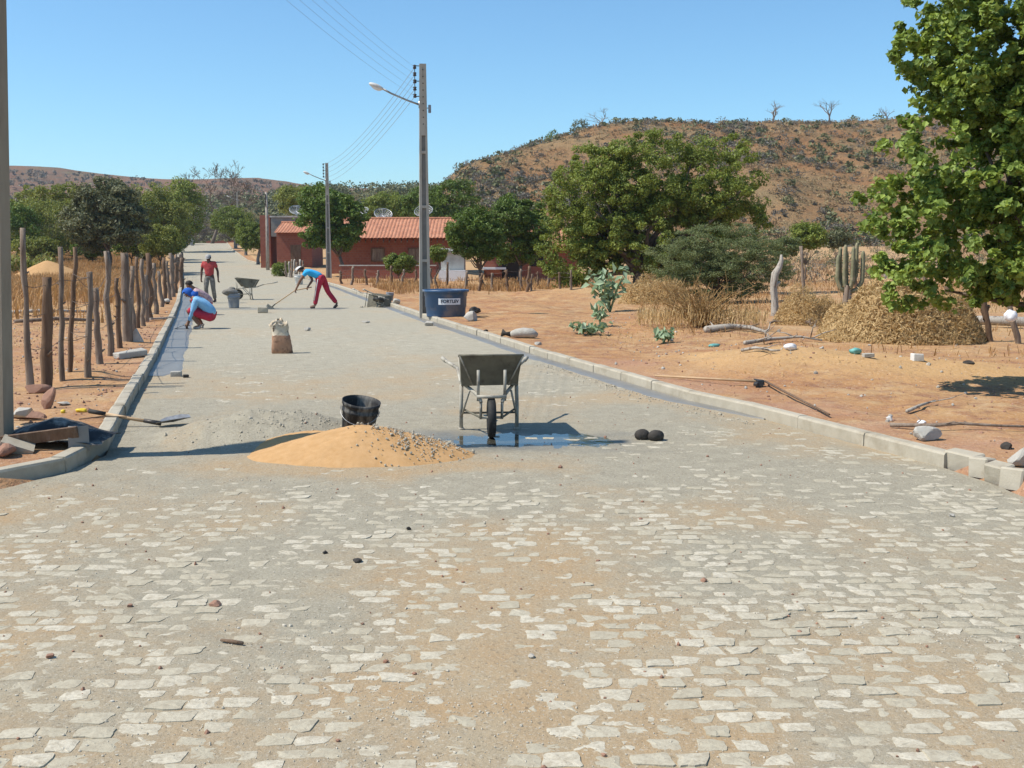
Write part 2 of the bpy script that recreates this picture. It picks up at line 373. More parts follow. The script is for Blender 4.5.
# ================================================================== PEOPLE
def skin(name, joints, edges, mat, parent, sub=2, root=None):
    """joints: {key: ((x,y,z), r or (rx,ry))} -> one continuous skinned surface"""
    keys = list(joints); idx = {k: i for i, k in enumerate(keys)}
    me = bpy.data.meshes.new(name); me.from_pydata([joints[k][0] for k in keys], [(idx[a], idx[b]) for a, b in edges], [])
    o = bpy.data.objects.new(name, me); C.objects.link(o)
    md = o.modifiers.new('skin', 'SKIN'); md.use_smooth_shade = True
    if not me.skin_vertices: 
        import bmesh
        bm = bmesh.new(); bm.from_mesh(me); bm.verts.layers.skin.verify(); bm.to_mesh(me); bm.free()
    for i, k in enumerate(keys):
        r = joints[k][1]; r = (r, r) if np.isscalar(r) else r
        me.skin_vertices[0].data[i].radius = r; me.skin_vertices[0].data[i].use_root = (k == (root or keys[0]))
    sb = o.modifiers.new('sub', 'SUBSURF'); sb.levels = sub; sb.render_levels = sub
    dg = bpy.context.evaluated_depsgraph_get(); dg.update()
    m2 = bpy.data.meshes.new_from_object(o.evaluated_get(dg)); bpy.data.objects.remove(o)
    m2.materials.clear(); m2.materials.append(mat); m2.polygons.foreach_set('use_smooth', [True]*len(m2.polygons))
    ob = bpy.data.objects.new(name, m2); C.objects.link(ob); ob.parent = parent; return ob
def hand(J, E, w, side, d, palm_n, curl=.5):
    """palm and five fingers from wrist w along direction d"""
    w = np.array(w, float); d = np.array(d, float); d /= np.linalg.norm(d); n = np.array(palm_n, float); n -= d*np.dot(n, d); n /= np.linalg.norm(n); s_ = np.cross(d, n)
    J['palm'+side] = (tuple(w+d*.055), (.036, .022)); E.append(('wr'+side, 'palm'+side))
    for i, (off, L) in enumerate(((-.030, .062), (-.010, .074), (.010, .070), (.029, .056))):
        b = w+d*.095+s_*off; J[f'k{i}'+side] = (tuple(b), .0105); e1 = b+(d*math.cos(curl)+n*math.sin(curl))*L*.5; J[f'f{i}'+side] = (tuple(e1), .009)
        e2 = e1+(d*math.cos(curl*2.1)+n*math.sin(curl*2.1))*L*.5; J[f'g{i}'+side] = (tuple(e2), .0075); E += [('palm'+side, f'k{i}'+side), (f'k{i}'+side, f'f{i}'+side), (f'f{i}'+side, f'g{i}'+side)]
    b = w+d*.03-s_*.034; J['t0'+side] = (tuple(b), .012); e = b+(d*.7-s_*.5+n*.4)*.045; J['t1'+side] = (tuple(e), .010); E += [('palm'+side, 't0'+side), ('t0'+side, 't1'+side)]
def person(label, loc, yaw, P_, skinm, shirt, sleeve, pants, legto, shoe, hat, hatkind, sc=1.0, group='road workers', face=(1, 0, -.2), apron=None, stripe=None):
    """P_: joint positions: pelvis waist chest neck head shL elL wrL shR elR wrR hiL knL anL hiR knR anR (toes by foot dir)"""
    t = thing('person', label, 'person', loc, yaw, group); t.scale = (sc,)*3
    g = {k: np.array(v, float) for k, v in P_.items()}
    f = np.array(face, float); f /= np.linalg.norm(f); J = {}; E = []
    J['pelvis'] = (tuple(g['pelvis']), (.145, .11)); J['waist'] = (tuple(g['waist']), (.125, .10)); J['chest'] = (tuple(g['chest']), (.155, .115)); J['neck'] = (tuple(g['neck']), .055)
    E += [('pelvis', 'waist'), ('waist', 'chest'), ('chest', 'neck')]
    up = g['head']-g['neck']; up /= np.linalg.norm(up)
    J['jaw'] = (tuple(g['neck']+up*.07+f*.015), (.068, .072)); J['head'] = (tuple(g['head']), (.082, .092)); J['crown'] = (tuple(g['head']+up*.075), (.06, .068)); J['nose'] = (tuple(g['head']-up*.035+f*.105), .011)
    E += [('neck', 'jaw'), ('jaw', 'head'), ('head', 'crown'), ('head', 'nose')]
    sd = np.cross(f, up); sd /= np.linalg.norm(sd)
    for s_, k in ((1, 'earA'), (-1, 'earB')): J[k] = (tuple(g['head']-up*.02+sd*.088*s_), .014); E.append(('head', k))
    for s_ in 'LR':
        J['sh'+s_] = (tuple(g['sh'+s_]), .062); J['el'+s_] = (tuple(g['el'+s_]), .042); J['wr'+s_] = (tuple(g['wr'+s_]), .028); m_ = (g['el'+s_]*.65+g['wr'+s_]*.35); J['fa'+s_] = (tuple(m_), .043)
        E += [('chest', 'sh'+s_), ('sh'+s_, 'el'+s_), ('el'+s_, 'fa'+s_), ('fa'+s_, 'wr'+s_)]
        hand(J, E, g['wr'+s_], s_, g['wr'+s_]-g['el'+s_], g.get('pn'+s_, f*.3+np.array([0, 0, -.8])+np.array([.2, .1, 0])), .6)
        J['hi'+s_] = (tuple(g['hi'+s_]), .092); J['th'+s_] = (tuple(g['hi'+s_]*.5+g['kn'+s_]*.5), .078); J['kn'+s_] = (tuple(g['kn'+s_]), .056); J['ca'+s_] = (tuple(g['kn'+s_]*.68+g['an'+s_]*.32-f*.015), .058); J['an'+s_] = (tuple(g['an'+s_]), .037)
        tf = g.get('ft'+s_, np.array([f[0], f[1], 0])); J['to'+s_] = (tuple(g['an'+s_]+tf*.15-np.array([0, 0, .045])), (.04, .025))
        E += [('pelvis', 'hi'+s_), ('hi'+s_, 'th'+s_), ('th'+s_, 'kn'+s_), ('kn'+s_, 'ca'+s_), ('ca'+s_, 'an'+s_), ('an'+s_, 'to'+s_)]
    body = skin('body', J, E, M[skinm], t, 2, 'pelvis')
    # shirt
    K_ = {'hem': (tuple(g['pelvis']*1.15-g['waist']*.15), (.178, .150)), 'waist': (tuple(g['waist']), (.155, .128)), 'chest': (tuple(g['chest']), (.183, .142)), 'collar': (tuple(g['chest']*.35+g['neck']*.65), (.088, .08))}
    e = [('hem', 'waist'), ('waist', 'chest'), ('chest', 'collar')]
    for s_ in 'LR':
        K_['sh'+s_] = (tuple(g['sh'+s_]), .086); e.append(('chest', 'sh'+s_)); L = sleeve
        a, b = g['sh'+s_], g['el'+s_]
        if L <= 1: K_['sl'+s_] = (tuple(a*(1-L)+b*L), .068); e.append(('sh'+s_, 'sl'+s_))
        else: K_['sl'+s_] = (tuple(b), .052); q = b*(2-L)+g['wr'+s_]*(L-1); K_['cu'+s_] = (tuple(q), .040); e += [('sh'+s_, 'sl'+s_), ('sl'+s_, 'cu'+s_)]
    skin('shirt', K_, e, M[shirt], t, 2, 'chest')
    K_ = {'top': (tuple(g['pelvis']*.72+g['waist']*.28), (.155, .125)), 'pelvis': (tuple(g['pelvis']), (.165, .135))}; e = [('top', 'pelvis')]
    for s_ in 'LR':
        K_['hi'+s_] = (tuple(g['hi'+s_]), .108); K_['th'+s_] = (tuple(g['hi'+s_]*.5+g['kn'+s_]*.5), .098); K_['kn'+s_] = (tuple(g['kn'+s_]), .078); e += [('pelvis', 'hi'+s_), ('hi'+s_, 'th'+s_), ('th'+s_, 'kn'+s_)]
        if legto > 0: K_['sh'+s_] = (tuple(g['kn'+s_]*(1-legto*.55)+g['an'+s_]*legto*.55), .078); K_['cf'+s_] = (tuple(g['kn'+s_]*(1-legto)+g['an'+s_]*legto), .066); e += [('kn'+s_, 'sh'+s_), ('sh'+s_, 'cf'+s_)]
    po = skin('trousers', K_, e, M[pants], t, 2, 'pelvis')
    if stripe:
        for s_ in stripe:
            mb = MB(); sdv = np.array(P_.get('stripe_dir', (-.3, -1, 0)), float); sdv /= np.linalg.norm(sdv)
            pts = [(g['hi'+s_], .112), (g['hi'+s_]*.5+g['kn'+s_]*.5, .094), (g['kn'+s_], .076), (g['kn'+s_]*.4+g['an'+s_]*.6, .072)]
            mb.tube([p_+sdv*r_ for p_, r_ in pts], .014, 6); mb.build('side_stripe', M['cap_white'], po, True)
    for s_ in 'LR':
        tf = g.get('ft'+s_, np.array([f[0], f[1], 0])); tf = tf/np.linalg.norm(tf); a = g['an'+s_]
        skin('shoe', {'h': (tuple(a-tf*.045-[0, 0, .04]), (.045, .042)), 'm': (tuple(a+tf*.05-[0, 0, .045]), (.05, .042)), 't': (tuple(a+tf*.15-[0, 0, .055]), (.046, .030)), 'c': (tuple(a+[0, 0, .015]), .048)}, [('h', 'm'), ('m', 't'), ('h', 'c')], M[shoe], t, 2, 'h')
    hd = g['head']; ro = np.array(Matrix((sd, f, up)).transposed()) if np.dot(np.cross(sd, f), up) > 0 else np.array(Matrix((-sd, f, up)).transposed())
    hm = MB(); V0, F0 = ico(3)
    hair = V0*[.094, .106, .105]; keep = ~((hair[:, 1] > .035) & (hair[:, 2] < .03)) & (hair[:, 2] > -.06)
    fk = [q for q in F0 if all(keep[list(q)])]; hm.add(hair @ ro.T+hd+up*.01-f*.008, fk); hm.build('hair', M['hair'], t, True)
    for s_ in (-1, 1): mb = MB(); mb.blob(hd+f*.088+sd*.033*s_+up*.005, (.011,)*3, 0, 0, 1); mb.build('eye', M['eye'], t, True)
    mb = MB(); mb.tube([hd-up*.072+f*.086+sd*.022, hd-up*.075+f*.091, hd-up*.072+f*.086-sd*.022], .006, 5); mb.build('mouth', M['rock_red'], t, True)
    if hat:
        hm = MB(); cap = V0*[.106, .120, .112]; 
        if hatkind == 'hood':
            keep = ~((cap[:, 1] > .05) & (cap[:, 2] < .04)) & (cap[:, 2] > -.10)
        else: keep = cap[:, 2] > .015
        fk = [q for q in F0 if all(keep[list(q)])]; hm.add(cap @ ro.T+hd+up*.012, fk)
        if hatkind == 'hood': nb_ = g['neck']; hm.tube([hd-up*.06-f*.03, nb_-f*.03, nb_*.6+g['chest']*.4-f*.06], [.085, .085, .10], 12)
        if hatkind == 'cap':
            q = np.array([(math.cos(a)*.085, .09+math.sin(a)*.085, .02-.02*math.sin(a)) for a in np.linspace(0, math.pi, 10)]); q2 = q+[0, 0, .008]; V = np.vstack([q, q2]); hm.add(V @ ro.T+hd+up*.012, [tuple(range(10))[::-1], tuple(range(10, 20))]+[(i, i+1, 11+i, 10+i) for i in range(9)])
        hm.build('head_cloth' if hatkind == 'hood' else 'cap', M[hat], t, True)
    return t
# bending worker raking mortar (faces left)
q = on(322, 308.5); k_ = q[1]/F
B = dict(pelvis=(.0, 0, .93), waist=(-.15, 0, 1.04), chest=(-.36, 0, 1.13), neck=(-.53, 0, 1.16), head=(-.64, 0, 1.20), shL=(-.42, -.17, 1.12), shR=(-.42, .17, 1.12), elL=(-.60, -.20, .88), wrL=(-.74, -.14, .62), elR=(-.30, .14, .86), wrR=(-.40, .06, .70),
         hiL=(-.02, -.09, .90), knL=(-.12, -.10, .50), anL=(-.20, -.10, .09), hiR=(.04, .09, .90), knR=(.18, .10, .50), anR=(.45, .10, .14), ftL=(-1, 0, 0), ftR=(-.75, 0, -.55), stripe_dir=(-.55, -1, 0))
pb = person('worker in bright blue shirt and red trousers bending forward with a long-handled tool', (q[0], q[1], .0), 0, B, 'skin', 'tee_blue', .55, 'pants_red', .93, 'shoe_dark', 'cap_white', 'cap', 1.0, face=(-.75, 0, -.66), stripe='L')
tb = np.array([q[0], q[1], 0]); hL = tb+[-.80, -.10, .555]; hR = tb+[-.44, .03, .625]; dd = (hL-hR); dd /= np.linalg.norm(dd)
bl = on(263.5, 311); e = np.array([bl[0]+.12, q[1]-.25, .16]); t = thing('shovel', 'long-handled shovel held by the bending worker, its pale blade on the road', 'shovel', tuple(e))
mb = MB(); mb.tube([hR+(hR-hL)*.35-e, hR-e, hL-e, (0, 0, 0)], .016, 8); mb.build('handle', M['tan_wood'], t, True)
mb = MB(); dv = np.array([-.16, -.03, -.14]); dv2 = np.array([.05, -.26, .05]); o_ = [(-.0, -.25), (.2, -.5), (.8, -.62), (1.05, 0), (.8, .62), (.2, .5), (0, .25)]
V = [dv*a+dv2*b for a, b in o_]; nn = np.cross(dv, dv2); nn /= np.linalg.norm(nn); V2 = [v+nn*.006 for v in V]; n = len(V); mb.add(np.array(V+V2), [tuple(range(n)), tuple(range(n, 2*n))[::-1]]+[(i, n+i, n+(i+1) % n, (i+1) % n) for i in range(n)]); mb.box((-.17, -.03, -.12), (.22, .26, .10), (0, R(35), .2), jit=.02); mb.build('blade', M['cement_pale'], t)
# walking worker in red shirt
q = on(214, 303); W = dict(pelvis=(0, 0, .92), waist=(0, -.01, 1.07), chest=(.0, -.02, 1.28), neck=(0, -.03, 1.45), head=(0.0, -.08, 1.56), shL=(-.19, -.02, 1.37), shR=(.19, -.02, 1.37), elL=(-.27, .0, 1.10), wrL=(-.26, -.10, .86), elR=(.28, .02, 1.10), wrR=(.31, -.06, .85),
         hiL=(-.09, 0, .90), knL=(-.11, -.10, .50), anL=(-.12, .0, .09), hiR=(.09, 0, .90), knR=(.11, .02, .49), anR=(.12, .16, .11), ftL=(0, -1, 0), ftR=(0, -1, -.1))
person('worker in red shirt and grey trousers walking towards the camera behind the crouching men', (q[0]-.12, q[1], 0), R(0), W, 'skin_dark', 'shirt_red', .6, 'pants_grey', .95, 'shoe_dark', 'cap_grey', 'cap', .98, face=(0, -1, -.35))
# two crouching workers
CR = dict(pelvis=(.26, 0, .30), waist=(.20, 0, .46), chest=(-.02, 0, .63), neck=(-.17, 0, .73), head=(-.255, 0, .80), shL=(-.05, -.17, .62), shR=(-.05, .17, .62), elL=(-.13, -.20, .36), wrL=(-.24, -.14, .13), elR=(-.16, .18, .38), wrR=(-.30, .10, .16),
         hiL=(.22, -.10, .27), knL=(-.25, -.17, .43), anL=(.02, -.14, .08), hiR=(.22, .10, .27), knR=(-.25, .15, .43), anR=(.0, .14, .08), ftL=(-1, -.1, 0), ftR=(-1, .1, 0))
q = on(201, 329)
person('crouching worker in pale blue shirt and deep blue head cloth beside the mortar strip', (q[0]+.0, q[1], 0), R(0), CR, 'skin', 'shirt_blue', 1.75, 'pants_red', .0, 'shoe', 'cap_blue', 'hood', 1.02, face=(-.75, 0, -.66))
q = on(200, 315); CR2 = dict(CR); CR2.update(chest=(-.04, 0, .62), neck=(-.20, 0, .75), head=(-.28, 0, .84), shL=(-.07, -.17, .63), shR=(-.07, .17, .63))
person('crouching worker in faded pink checked shirt behind the man with the blue head cloth', (q[0]+.02, q[1], 0), R(8), CR2, 'skin', 'shirt_pink', .8, 'pants_red', .0, 'shoe_dark', None, '', 1.0, face=(-.8, 0, -.6))
# trowel held by the front man
q = on(201, 329); e = np.array([q[0]-.30, q[1]-.12, .08]); t = thing('trowel', 'dark trowel in the hand of the man with the blue head cloth', 'trowel', tuple(e)); mb = MB(); mb.tube([(.06, 0, .05), (-.03, 0, .02)], .014, 6); mb.build('handle', M['tan_wood'], t); mb = MB(); mb.box((-.13, 0, -.02), (.26, .11, .006), (0, R(-20), 0)); mb.build('blade', M['dark_steel'], t)
# ================================================================== SETTING
cam = bpy.data.objects.new('camera', bpy.data.cameras.new('camera')); C.objects.link(cam); SC.camera = cam
cam.location = (0, 0, CH); cam.rotation_euler = (math.pi/2-TH, 0, 0)
cam.data.sensor_width = 36; cam.data.lens = F*36/1024; cam.data.clip_start = .05; cam.data.clip_end = 6000
SUN_EL = R(54); sv = Vector((-1, -.18, 0)).normalized()*math.cos(SUN_EL)+Vector((0, 0, math.sin(SUN_EL)))
sl = bpy.data.lights.new('sun', 'SUN'); sl.energy = 4.5; sl.angle = R(.5); sl.color = (1, .94, .84)
so = bpy.data.objects.new('sun', sl); C.objects.link(so); so.rotation_euler = (-sv).to_track_quat('-Z', 'Y').to_euler()
w = bpy.data.worlds.new('World'); SC.world = w; w.use_nodes = True
sky = w.node_tree.nodes.new('ShaderNodeTexSky'); sky.sky_type = 'NISHITA'; sky.sun_disc = False
sky.sun_elevation = SUN_EL; sky.sun_rotation = math.atan2(sv.x, sv.y); sky.air_density = 1.0; sky.dust_density = .25; sky.ozone_density = 3.0; sky.altitude = 300
w.node_tree.links.new(mixc(w.node_tree, 1.0, sky.outputs[0], (.80, 1.09, 1.19), 'MULTIPLY'), w.node_tree.nodes['Background'].inputs[0]); w.node_tree.nodes['Background'].inputs[1].default_value = .112
SC.view_settings.view_transform = 'Standard'; SC.view_settings.look = 'None'; SC.view_settings.gamma = 1; SC.view_settings.exposure = .34
# ---- ground
def groundmat():
    m, nt, b = newmat('red_soil'); v = coord(nt, 'world')
    n1 = noise(nt, v, .55, 6, .65); n2 = noise(nt, v, 3.2, 6, .7); n3 = noise(nt, v, 28, 4, .7)
    col = mixc(nt, ramp(nt, n1, .35, .62), (.40, .20, .088), (.455, .275, .13))
    col = mixc(nt, ramp(nt, n2, .46, .64, 0, .85), col, (.27, .135, .08))
    col = mixc(nt, ramp(nt, noise(nt, v, 1.4, 7, .75), .52, .64, 0, .7), col, (.50, .35, .20))
    sand = N(nt, 'ShaderNodeAttribute', attribute_name='sand').outputs['Fac']
    pink = N(nt, 'ShaderNodeAttribute', attribute_name='pink').outputs['Fac']
    straw = N(nt, 'ShaderNodeAttribute', attribute_name='straw').outputs['Fac']
    col = mixc(nt, math_(nt, 'MULTIPLY', pink, .65), col, (.40, .225, .145))
    s2 = math_(nt, 'MULTIPLY', straw, ramp(nt, n2, .3, .6, .45, 1))
    col = mixc(nt, s2, col, (.46, .30, .15))
    col = mixc(nt, math_(nt, 'MULTIPLY', sand, ramp(nt, n2, .3, .5, .75, 1)), col, (.50, .31, .145))
    col = mixc(nt, ramp(nt, n3, .57, .66, 0, .45), col, (.60, .50, .40))
    col = mixc(nt, ramp(nt, noise(nt, v, 17, 4, .7), .58, .66, 0, .5), col, (.15, .08, .055))
    nt.links.new(col, b.inputs['Base Color']); b.inputs['Roughness'].default_value = .95; b.inputs['Specular IOR Level'].default_value = .1
    b1 = bump(nt, noise(nt, v, 6, 6, .7), .8, .05, None); bump(nt, noise(nt, v, 55, 4, .7), .8, .008, b, b1)
    return m
Ys = [-40, -20, -8, -2, 1]; y = 3.0
while y < 1400:
    Ys.append(y); y += max(.045, y*y/5200) if y < 60 else y*.03
Ys = np.array(Ys+[1400, 3000])
off = [0.0]; st = .045
while off[-1] < 1400: off.append(off[-1]+st); st *= 1.03
off = np.array(off+[2500.])
nl = len(off)
def rowx(Y):
    xl, xr = XL(Y), XR(Y)
    L = xl[:, None]-KW+.01-off[::-1][None, :]; Rr = xr[:, None]+KW-.01+off[None, :]
    mid = np.stack([xl-.005, xl+.02, (xl+xr)/2, xr-.02, xr+.005], 1)
    return np.concatenate([L, mid, Rr], 1)
XX = rowx(Ys); YY = np.repeat(Ys[:, None], XX.shape[1], 1)
ZZ = gz(XX, YY)
# the ground drops to make room under the paving
mid0, mid1 = nl, nl+5
ZZ[:, mid0:mid1] = base(YY[:, mid0:mid1])-.12
gx, gy = XX.ravel(), YY.ravel()
def soft(px, py, rx, ry):
    g = G(px, py); q = ((gx-g[0])/rx)**2+((gy-g[1])/ry)**2
    return np.clip(1.6*np.exp(-q)-.25+.45*fbm(gx*1.5, gy*1.5, 21, 4), 0, 1)
sand = np.maximum.reduce([soft(800, 374, 1.9, 1.3), soft(890, 378, 2.2, 1.0), soft(980, 384, 1.9, .8), soft(725, 368, .9, 1.2)])
sand = np.where(gx > 0, sand, 0)
sand = np.maximum(sand, np.clip(1.5*np.exp(-(((gx-A(28, 262, 62)[0])/3.2)**2+((gy-62)/3.)**2)), 0, 1))
dr_ = gx-XR(gy); dl_ = XL(gy)-gx
pink = np.clip((1.5-dr_)/.6, 0, 1)*(gy < 17)*(dr_ > 0)*np.clip(.6+1.2*fbm(gx*1.3, gy*1.3, 4, 4), 0, 1)
pink = np.maximum(pink, (dl_ > 0)*(gy < 24)*np.clip(.45+1.1*fbm(gx*1.1, gy*1.1, 6, 4), 0, 1)*.8)
straw = np.clip((gy-16)/8, 0, 1)*(dr_ > 0)*np.clip((dr_-5.0-.0*gy)/2.5, 0, 1)*np.clip(.55+1.3*fbm(gx*.5, gy*.5, 8, 4), 0, 1)
straw = np.maximum(straw, (dl_ > .5)*np.clip(.5+1.2*fbm(gx*.6, gy*.6, 14, 4), 0, 1)*np.clip((gy-14)/20, .2, 1))
straw = np.maximum(straw, np.clip((gy-58)/30, 0, .9)*(np.maximum(dr_, dl_) > 1))
g = bigmesh('ground', np.stack([gx, gy, ZZ.ravel()], 1), gridq(*XX.shape), groundmat(), smooth=True, atts={'sand': sand, 'pink': pink, 'straw': straw}); struct(g)
# ---- road: a bed of mortar and sand with the tops of the paving stones showing through
BED_N = 2.1
MX, MY = G(272, 437)[:2]; PX, PY = G(512, 440)[:2]
def cover(x, y):
    """0 stones swept clean .. 1 stones buried in mortar"""
    c = .49+.30*fbm(x*.55, y*.42, 31, 4)
    c += .75*np.exp(-(((x-PX-.2)/2.0)**2+((y-PY+.2)/1.9)**2)*1.0)
    c += .85*np.exp(-(((x-MX)/1.3)**2+((y-MY)/1.5)**2))
    c += np.clip((y-9.5)/2.5, 0, 1)*.42
    c += .35*np.exp(-((x-XL(y)-.3)/.5)**2)
    return c
def bedz(x, y):
    z = .0046*fbm(x*7, y*7, 41, 4)+.0036*fbm(x*1.7, y*1.7, 42, 3)+.0020*fbm(x*33, y*33, 43, 2)
    z = z+(cover(x, y)-.52)*.013
    # trowelled mound of grey mortar beside the sand
    q = ((x-MX)/1.05)**2+((y-MY)/.80)**2
    z = z+.235*np.clip(1-q*.75, 0, 1)**1.5*(1+.12*fbm(x*4, y*4, 44, 4))+.02*np.clip(1-q*.5, 0, 1)*fbm(x*9, y*9, 46, 3)
    dd = ((x-PX-.05)/1.2)**2+((y-PY)/.60)**2
    z = z*(1-.35*np.exp(-dd))-.012*np.exp(-dd*.8)
    return z
yy = [1.5, 2.2]; y = 2.7
while y < 200: yy.append(y); y += min(max(.010, y*y/1925*1.25), .6)
yy = np.array(yy+[200.])
nc = 760
tt = np.linspace(0, 1, nc)
RX = XL(yy)[:, None]*(1-tt)[None]+XR(yy)[:, None]*tt[None]; RY = np.repeat(yy[:, None], nc, 1)
fade = np.clip((40-RY)/20, .0, 1)
RZ = base(RY)+bedz(RX, RY)*fade
rx, ry = RX.ravel(), RY.ravel()
sandy = np.clip(.34+1.15*fbm(rx*.7, ry*.5, 51, 5)+.25*np.clip((7-ry)/3, 0, 1)-.10*np.clip((ry-9)/4, 0, 1)+.35*np.exp(-((rx+2.6)/1.2)**2-((ry-6.5)/1.6)**2), 0, 1)
for (px, py, ax, ay, k) in ((660, 398, .9, .5, .9), (760, 520, 1.1, .7, .35), (60, 500, 1.2, .9, .5), (360, 467, 1.2, .22, 1.0), (420, 690, .6, .25, .5), (640, 720, .5, .3, .6), (280, 398, 3, .25, .4)):
    q = G(px, py); sandy = np.clip(sandy+k*np.exp(-((rx-q[0])/ax)**2-((ry-q[1])/ay)**2), 0, 1)
greyb = np.exp(-(((rx-PX-.1)/2.1)**2+((ry-PY+.1)/1.8)**2))+np.exp(-(((rx-MX)/1.25)**2+((ry-MY)/1.2)**2))
sandy = np.clip(sandy-.75*np.clip(greyb, 0, 1)+.2*fbm(rx*3, ry*3, 55, 3), 0, 1)
sandy = np.clip(sandy+1.2*np.exp(-((rx-G(375, 460)[0])/1.05)**2-((ry-G(375, 462)[1])/.62)**2)*(ry < 9.6), 0, 1)
wq = ((rx-PX)/1.25)**2+((ry-PY)/.60)**2
wet = np.clip(1.5*np.exp(-wq*.9)-.35+.5*fbm(rx*3, ry*4, 61, 4), 0, 1)
fx_, fy_ = G(375, 307)[:2]
wet = np.maximum(wet, .55*(np.abs(ry-G(300, 309)[1]) < .55)*(rx > XA(205, 34))*(rx < XA(345, 34)))
def roadmat():
    m, nt, b = newmat('mortar_and_sand_bed'); v = coord(nt, 'world')
    s_ = N(nt, 'ShaderNodeAttribute', attribute_name='sandy').outputs['Fac']; wt = N(nt, 'ShaderNodeAttribute', attribute_name='wet').outputs['Fac']
    far = N(nt, 'ShaderNodeAttribute', attribute_name='far').outputs['Fac']
    n2 = noise(nt, v, 5, 6, .7); n3 = noise(nt, v, 60, 4, .7)
    grey = mixc(nt, ramp(nt, n2, .35, .65), (.33, .295, .22), (.42, .38, .285))
    tan = mixc(nt, ramp(nt, noise(nt, v, 2.3, 5, .7), .35, .65), (.44, .355, .235), (.45, .31, .17))
    col = mixc(nt, ramp(nt, math_(nt, 'ADD', s_, math_(nt, 'MULTIPLY', math_(nt, 'SUBTRACT', noise(nt, v, 12, 5, .75), .5), .9)), .25, .85), grey, tan)
    # far off, buried stones only tint the mortar in rows
    mp = N(nt, 'ShaderNodeMapping'); mp.inputs['Scale'].default_value = (1, 2.2, 1); mp.inputs['Rotation'].default_value = (0, 0, R(6)); nt.links.new(v, mp.inputs[0])
    st = noise(nt, mp.outputs[0], 3.4, 5, .75)
    col = mixc(nt, math_(nt, 'MULTIPLY', far, ramp(nt, st, .38, .62, .15, .95)), col, (.50, .455, .345))
    col = mixc(nt, ramp(nt, n3, .55, .63, 0, .55), col, (.58, .53, .43))
    col = mixc(nt, ramp(nt, noise(nt, v, 110, 3, .7), .40, .62, 0, .45), mixc(nt, .30, col, (.10, .08, .055)), col)
    col = mixc(nt, ramp(nt, noise(nt, v, 42, 3, .6), .60, .66, 0, .6), col, (.16, .13, .09))
    col = mixc(nt, math_(nt, 'MULTIPLY', wt, .62), col, (.10, .10, .095))
    nt.links.new(col, b.inputs['Base Color'])
    nt.links.new(ramp(nt, wt, 0, 1, .95, .22), b.inputs['Roughness']); b.inputs['Specular IOR Level'].default_value = .2
    b1 = bump(nt, noise(nt, v, 22, 5, .75), .75, .012, None); bump(nt, noise(nt, v, 140, 3, .7), .7, .003, b, b1)
    return m
def stonemat():
    m, nt, b = newmat('pale_paving_stone'); v = coord(nt, 'world')
    t = N(nt, 'ShaderNodeAttribute', attribute_name='sandy').outputs['Fac']
    col = mixc(nt, t, (.43, .385, .285), (.54, .49, .385))
    col = mixc(nt, ramp(nt, noise(nt, v, 20, 6, .8), .44, .60, 0, .8), col, (.36, .31, .225))
    col = mixc(nt, ramp(nt, noise(nt, v, 90, 3, .6), .58, .66, 0, .5), col, (.27, .23, .17))
    nt.links.new(col, b.inputs['Base Color']); b.inputs['Roughness'].default_value = .85; b.inputs['Specular IOR Level'].default_value = .2
    b1 = bump(nt, noise(nt, v, 30, 5, .7), .5, .006, None); bump(nt, noise(nt, v, 160, 3, .7), .5, .002, b, b1)
    return m
# stones
SV, SF, STT = [], [], []
CW, CHH = .148, .114
sa, ca = math.sin(R(3)), math.cos(R(3))
K = 16
ang = np.arange(K)/K*2*np.pi
cnt = 0
for j in range(int(26/CHH)):
    yr = 2.0+j*CHH
    n_ = int(26/CW)
    xs = -13+(np.arange(n_)+.5*(j % 2)+rng.uniform(-.08, .08))*CW
    for x0 in xs:
        cx = x0+rng.uniform(-.014, .014)+.055*fbm(x0*.4, yr*.4, 71, 2); cy = yr+rng.uniform(-.012, .012)+.05*float(fbm(x0*.35, yr*.2, 72, 2))+x0*.05
        if cy < 2.3 or cy > 24 or cx < XL(cy)+.10 or cx > XR(cy)-.10: continue
        if abs(cx) > cy*.75+1.2: continue
        if ((cx-PX-.05)/1.5)**2+((cy-PY)/.65)**2 < 1 and rng.random() < .9: continue
        hw = CW*.5*rng.uniform(.74, .96); hh = CHH*.5*rng.uniform(.72, .95)
        co = np.array([(-1, -1), (1, -1), (1, 1), (-1, 1)], float)*(hw, hh)+rng.uniform(-1, 1, (4, 2))*(.017, .013)
        if rng.random() < .35: co[rng.integers(4)] *= rng.uniform(.35, .8)
        pl = []
        for e in range(4):
            a_, b_ = co[e], co[(e+1) % 4]
            for f_ in (.09, .37, .63, .91): pl.append(a_*(1-f_)+b_*f_+rng.normal(0, .0028, 2))
        pl = np.array(pl); ox2, oy2 = pl[:, 0], pl[:, 1]
        cz = rng.normal(.0004, .0020)
        tx, ty = rng.normal(0, .022, 2)
        def ring(k, dz): return np.stack([cx+ox2*k, cy+oy2*k, np.full(K, cz+dz)+tx*ox2*k+ty*oy2*k], 1)
        jit = rng.normal(0, .0010, K)
        r1, r2, r3 = ring(1, -.012), ring(.975, -.0012), ring(.6, .0006); r3[:, 2] += jit
        b0 = cnt; SV += [r1, r2, r3, np.array([[cx, cy, cz+.0008]])]
        SF.append(b0); cnt += 3*K+1; STT.append(np.full(3*K+1, rng.uniform(-.35, 1.1)))
SV = np.vstack(SV); STT = np.concatenate(STT); SF = np.array(SF)
i = np.arange(K); i2 = (i+1) % K
qt = np.concatenate([np.stack([i, i2, K+i2, K+i], 1), np.stack([K+i, K+i2, 2*K+i2, 2*K+i], 1)])
tq = np.stack([2*K+i, 2*K+i2, np.full(K, 3*K)], 1)
